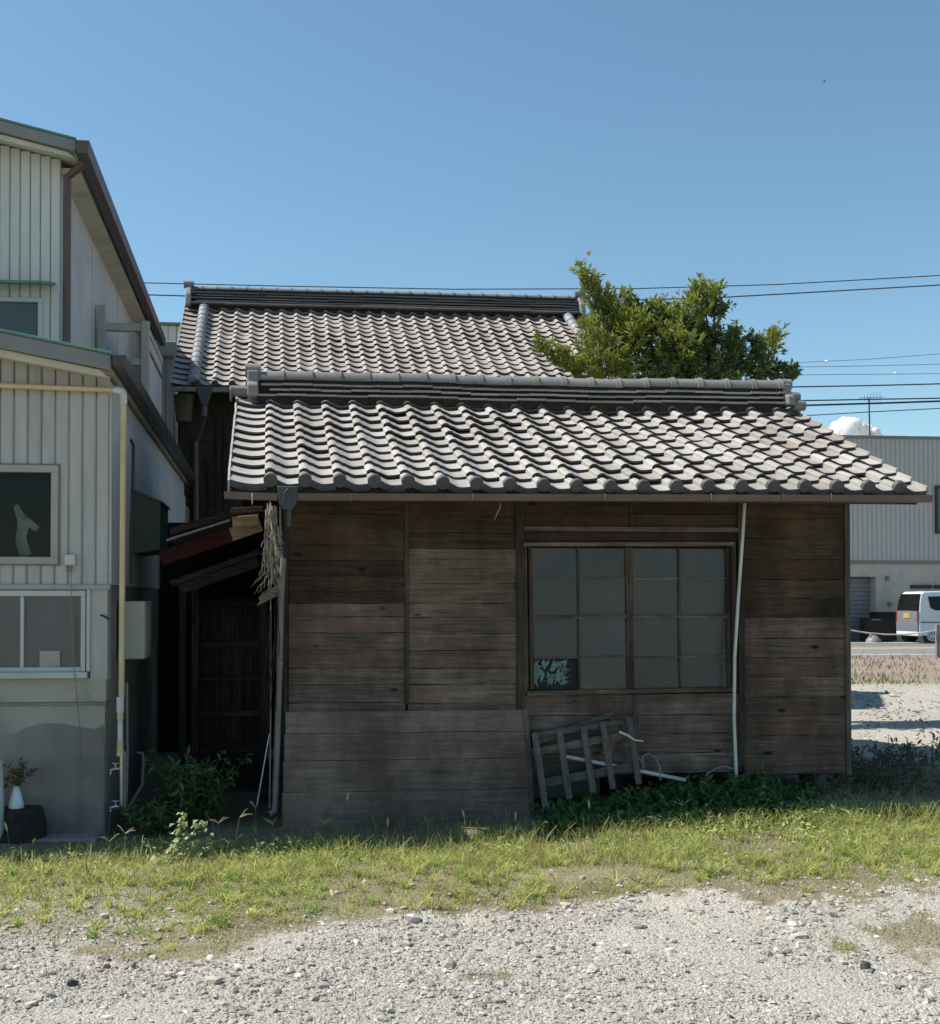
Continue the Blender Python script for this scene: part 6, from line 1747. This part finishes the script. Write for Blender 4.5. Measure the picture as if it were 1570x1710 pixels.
for px, a, b, lab in ((579, 1338, 1415, 'foxtail stalk standing before the middle of the plank panel'), (773, 1366, 1415, 'foxtail stalk left of the panel right edge'), (861, 1370, 1412, 'foxtail stalk at the panel right end'), (985, 1350, 1408, 'foxtail stalk below the lattice frame'), (1275, 1295, 1370, 'foxtail stalk in the weeds right of the white pole'), (646, 1380, 1420, 'short foxtail stalk left of the panel middle'), (8, 1388, 1450, 'pale foxtail stalk at the far left edge beside the stump'), (145, 1465, 1500, 'stubby foxtail stalk in shade below the taps')):
    foxtail(px, a, b, lab)
for px, a, b, lab in ((360, 1375, 1440, 'forked crabgrass stalk right of the round leaved vine'), (395, 1365, 1440, 'forked crabgrass stalk in the mouth of the gap'), (432, 1350, 1425, 'forked crabgrass stalk beside the pale slanting wire'), (455, 1378, 1425, 'forked crabgrass stalk at the foot of the downpipe'), (180, 1405, 1450, 'spreading crabgrass stalk below the taps'), (205, 1392, 1452, 'tall crabgrass stalk right below the taps'), (240, 1408, 1455, 'crabgrass stalk left of the round leaved vine'), (540, 1375, 1425, 'crabgrass stalk before the panel left half'), (910, 1378, 1415, 'crabgrass stalk at the foot of the lattice'), (1030, 1362, 1405, 'crabgrass stalk before the dark thicket'), (1135, 1345, 1400, 'crabgrass stalk before the grey flat sheet'), (1360, 1330, 1375, 'crabgrass stalk right of the shed gap'), (1410, 1325, 1370, 'crabgrass stalk below the shed right corner'), (1470, 1330, 1372, 'crabgrass stalk in front of the shaded bank'), (1530, 1360, 1400, 'crabgrass stalk near the right edge')):
    foxtail(px, a, b, lab, 'crab')
# tall grass clumps along the shadow edge
NT_ = 5200
x = nr.uniform(-1.3, 6.2, NT_); y = nr.normal(7.98, 0.14, NT_)
keep = nr.uniform(0, 1, NT_) < sst(0.42, 0.6, fbm(x, y, 3.0, 161)) * np.where(x < 0.1, 0.2, 1.0)
x, y = x[keep], y[keep]; n = len(x)
col = np.array([[0.33, 0.375, 0.11]]) * nr.uniform(0.7, 1.25, (n, 1)) * np.array([[1, 1, 1]])
tg_ = foliage_obj('tall_grass', blades(np.stack([x, y, gh(x, y)], 1), nr.uniform(0.06, 0.19, n), nr.uniform(0.004, 0.008, n), nr.uniform(0.3, 1.2, n), col), M['grassm'])
tg_['kind'] = 'stuff'; tag(tg_, 'taller grass blades along the shadow edge before the shed', 'grass')
# dead verge weeds by the road and the green fringe
NV = 16000
x = nr.uniform(7, 26, NV); y = nr.uniform(20, 33, NV)
keep = nr.uniform(0, 1, NV) < sst(20.4, 21.2, y) * np.where(y < 22.6, 1.0, 0.35) * sst(0.3, 0.6, fbm(x, y, 0.8, 171))
x, y = x[keep], y[keep]; n = len(x)
green = (y < 22.6)[:, None]
col = np.where(green & (nr.uniform(0, 1, (n, 1)) < 0.8), np.array([[0.15, 0.19, 0.06]]), np.array([[0.24, 0.18, 0.125]])) * nr.uniform(0.7, 1.3, (n, 1))
vg = foliage_obj('verge_weeds', blades(np.stack([x, y, gh(x, y)], 1), nr.uniform(0.04, 0.13, n), nr.uniform(0.012, 0.03, n), nr.uniform(0.3, 1.2, n), col), M['grassm'])
vg['kind'] = 'stuff'; tag(vg, 'dry brown and green weeds on the verge before the road', 'weeds')

# ------------------------------------------------------------------ gravel stones
ico = bmesh.new(); bmesh.ops.create_icosphere(ico, subdivisions=1, radius=1.0)
IV = np.array([v.co[:] for v in ico.verts]); IF = np.array([[v.index for v in f.verts] for f in ico.faces]); ico.free()
OV = np.array([[1,0,0],[-1,0,0],[0,1,0],[0,-1,0],[0,0,1],[0,0,-1]], float)
OF = np.array([[0,2,4],[2,1,4],[1,3,4],[3,0,4],[2,0,5],[1,2,5],[3,1,5],[0,3,5]])
def stones(x, y, r_, BV, BF, sink=0.25):
    n = len(x)
    rot = nr.uniform(0, 2*np.pi, n); ca, sa = np.cos(rot)[:, None], np.sin(rot)[:, None]
    S = np.stack([r_*nr.uniform(0.8, 1.5, n), r_*nr.uniform(0.65, 1.1, n), r_*nr.uniform(0.4, 0.85, n)], 1)
    V = BV[None] * (1 + nr.uniform(-0.28, 0.28, (n, len(BV), 1))) * S[:, None, :]
    V = np.stack([V[..., 0]*ca - V[..., 1]*sa, V[..., 0]*sa + V[..., 1]*ca, V[..., 2] + V[..., 0]*nr.normal(0, 0.25, (n, 1))], -1)
    V += np.stack([x, y, gh(x, y) + S[:, 2]*(0.5 - sink)], 1)[:, None, :]
    L = (BF[None] + (np.arange(n)*len(BV))[:, None, None]).reshape(-1)
    k = nr.uniform(0, 1, (n, 1))
    base = np.where(k < 0.70, np.array([[0.37, 0.347, 0.302]]), np.where(k < 0.86, np.array([[0.35, 0.315, 0.262]]), np.where(k < 0.96, np.array([[0.22, 0.205, 0.18]]), np.array([[0.55, 0.53, 0.485]]))))
    c = base * nr.uniform(0.8, 1.2, (n, 1))
    return V.reshape(-1, 3), L, np.full(n*len(BF), 3), np.repeat(c, len(BV), 0)
parts = []
def gravel_pts(n, x0, x1, y0, y1, thin=True):
    x, y = scatter(n, x0, x1, y0, y1)
    pr = 1 - 0.9*soil(x, y) if thin else np.ones(n)
    cl = fbm(x, y, 2.2, 181)
    pr = pr * (0.10 + 1.05*sst(0.38, 0.60, cl))
    k = nr.uniform(0, 1, n) < pr
    return x[k], y[k]
x, y = gravel_pts(72000, -2.2, 4.6, 3.9, 6.6); parts.append(stones(x, y, nr.gamma(2.0, 0.0021, len(x)) + 0.002, OV, OF))
x, y = gravel_pts(4200, -2.2, 4.8, 3.9, 6.8); parts.append(stones(x, y, nr.gamma(2.3, 0.0034, len(x)) + 0.006, IV, IF))
x, y = scatter(3400, -3, 7, 5.6, 8.6); k = nr.uniform(0, 1, len(x)) < 0.22 + 0.6*(soil(x, y) < 0.5); parts.append(stones(x[k], y[k], nr.gamma(2.0, 0.0036, k.sum()) + 0.005, IV, IF))
x, y = scatter(5000, 5, 13, 10.5, 23); k = soil(x, y) < 0.4; parts.append(stones(x[k], y[k], nr.gamma(2, 0.006, k.sum()) + 0.008, OV, OF))
x, y = gravel_pts(110, -2.0, 4.6, 4.1, 6.6); parts.append(stones(x, y, nr.gamma(2.5, 0.004, len(x)) + 0.011, IV, IF, 0.4))
gr = foliage_obj('gravel', join(parts), M['pebble']); gr['kind'] = 'stuff'; tag(gr, 'pale crushed gravel covering the foreground lot', 'gravel')

# fallen leaves and bits scattered on the gravel and among the grass
n = 1100
x, y = scatter(n, -2.2, 4.8, 4.0, 8.2)
P = np.stack([x, y, gh(x, y) + 0.006], 1); D = rand_dirs(n); D[:, 2] *= 0.15
ln = nr.gamma(2.0, 0.006, n) + 0.007
lf_ = foliage_obj('leaf_litter', leaf_arrays(P, D, rand_dirs(n, 2.5), ln, ln*0.45, cols(n, (0.17, 0.105, 0.055), 0.4)), M['leaf'])
lf_['kind'] = 'stuff'; tag(lf_, 'small dry brown leaves scattered over the gravel', 'leaves')
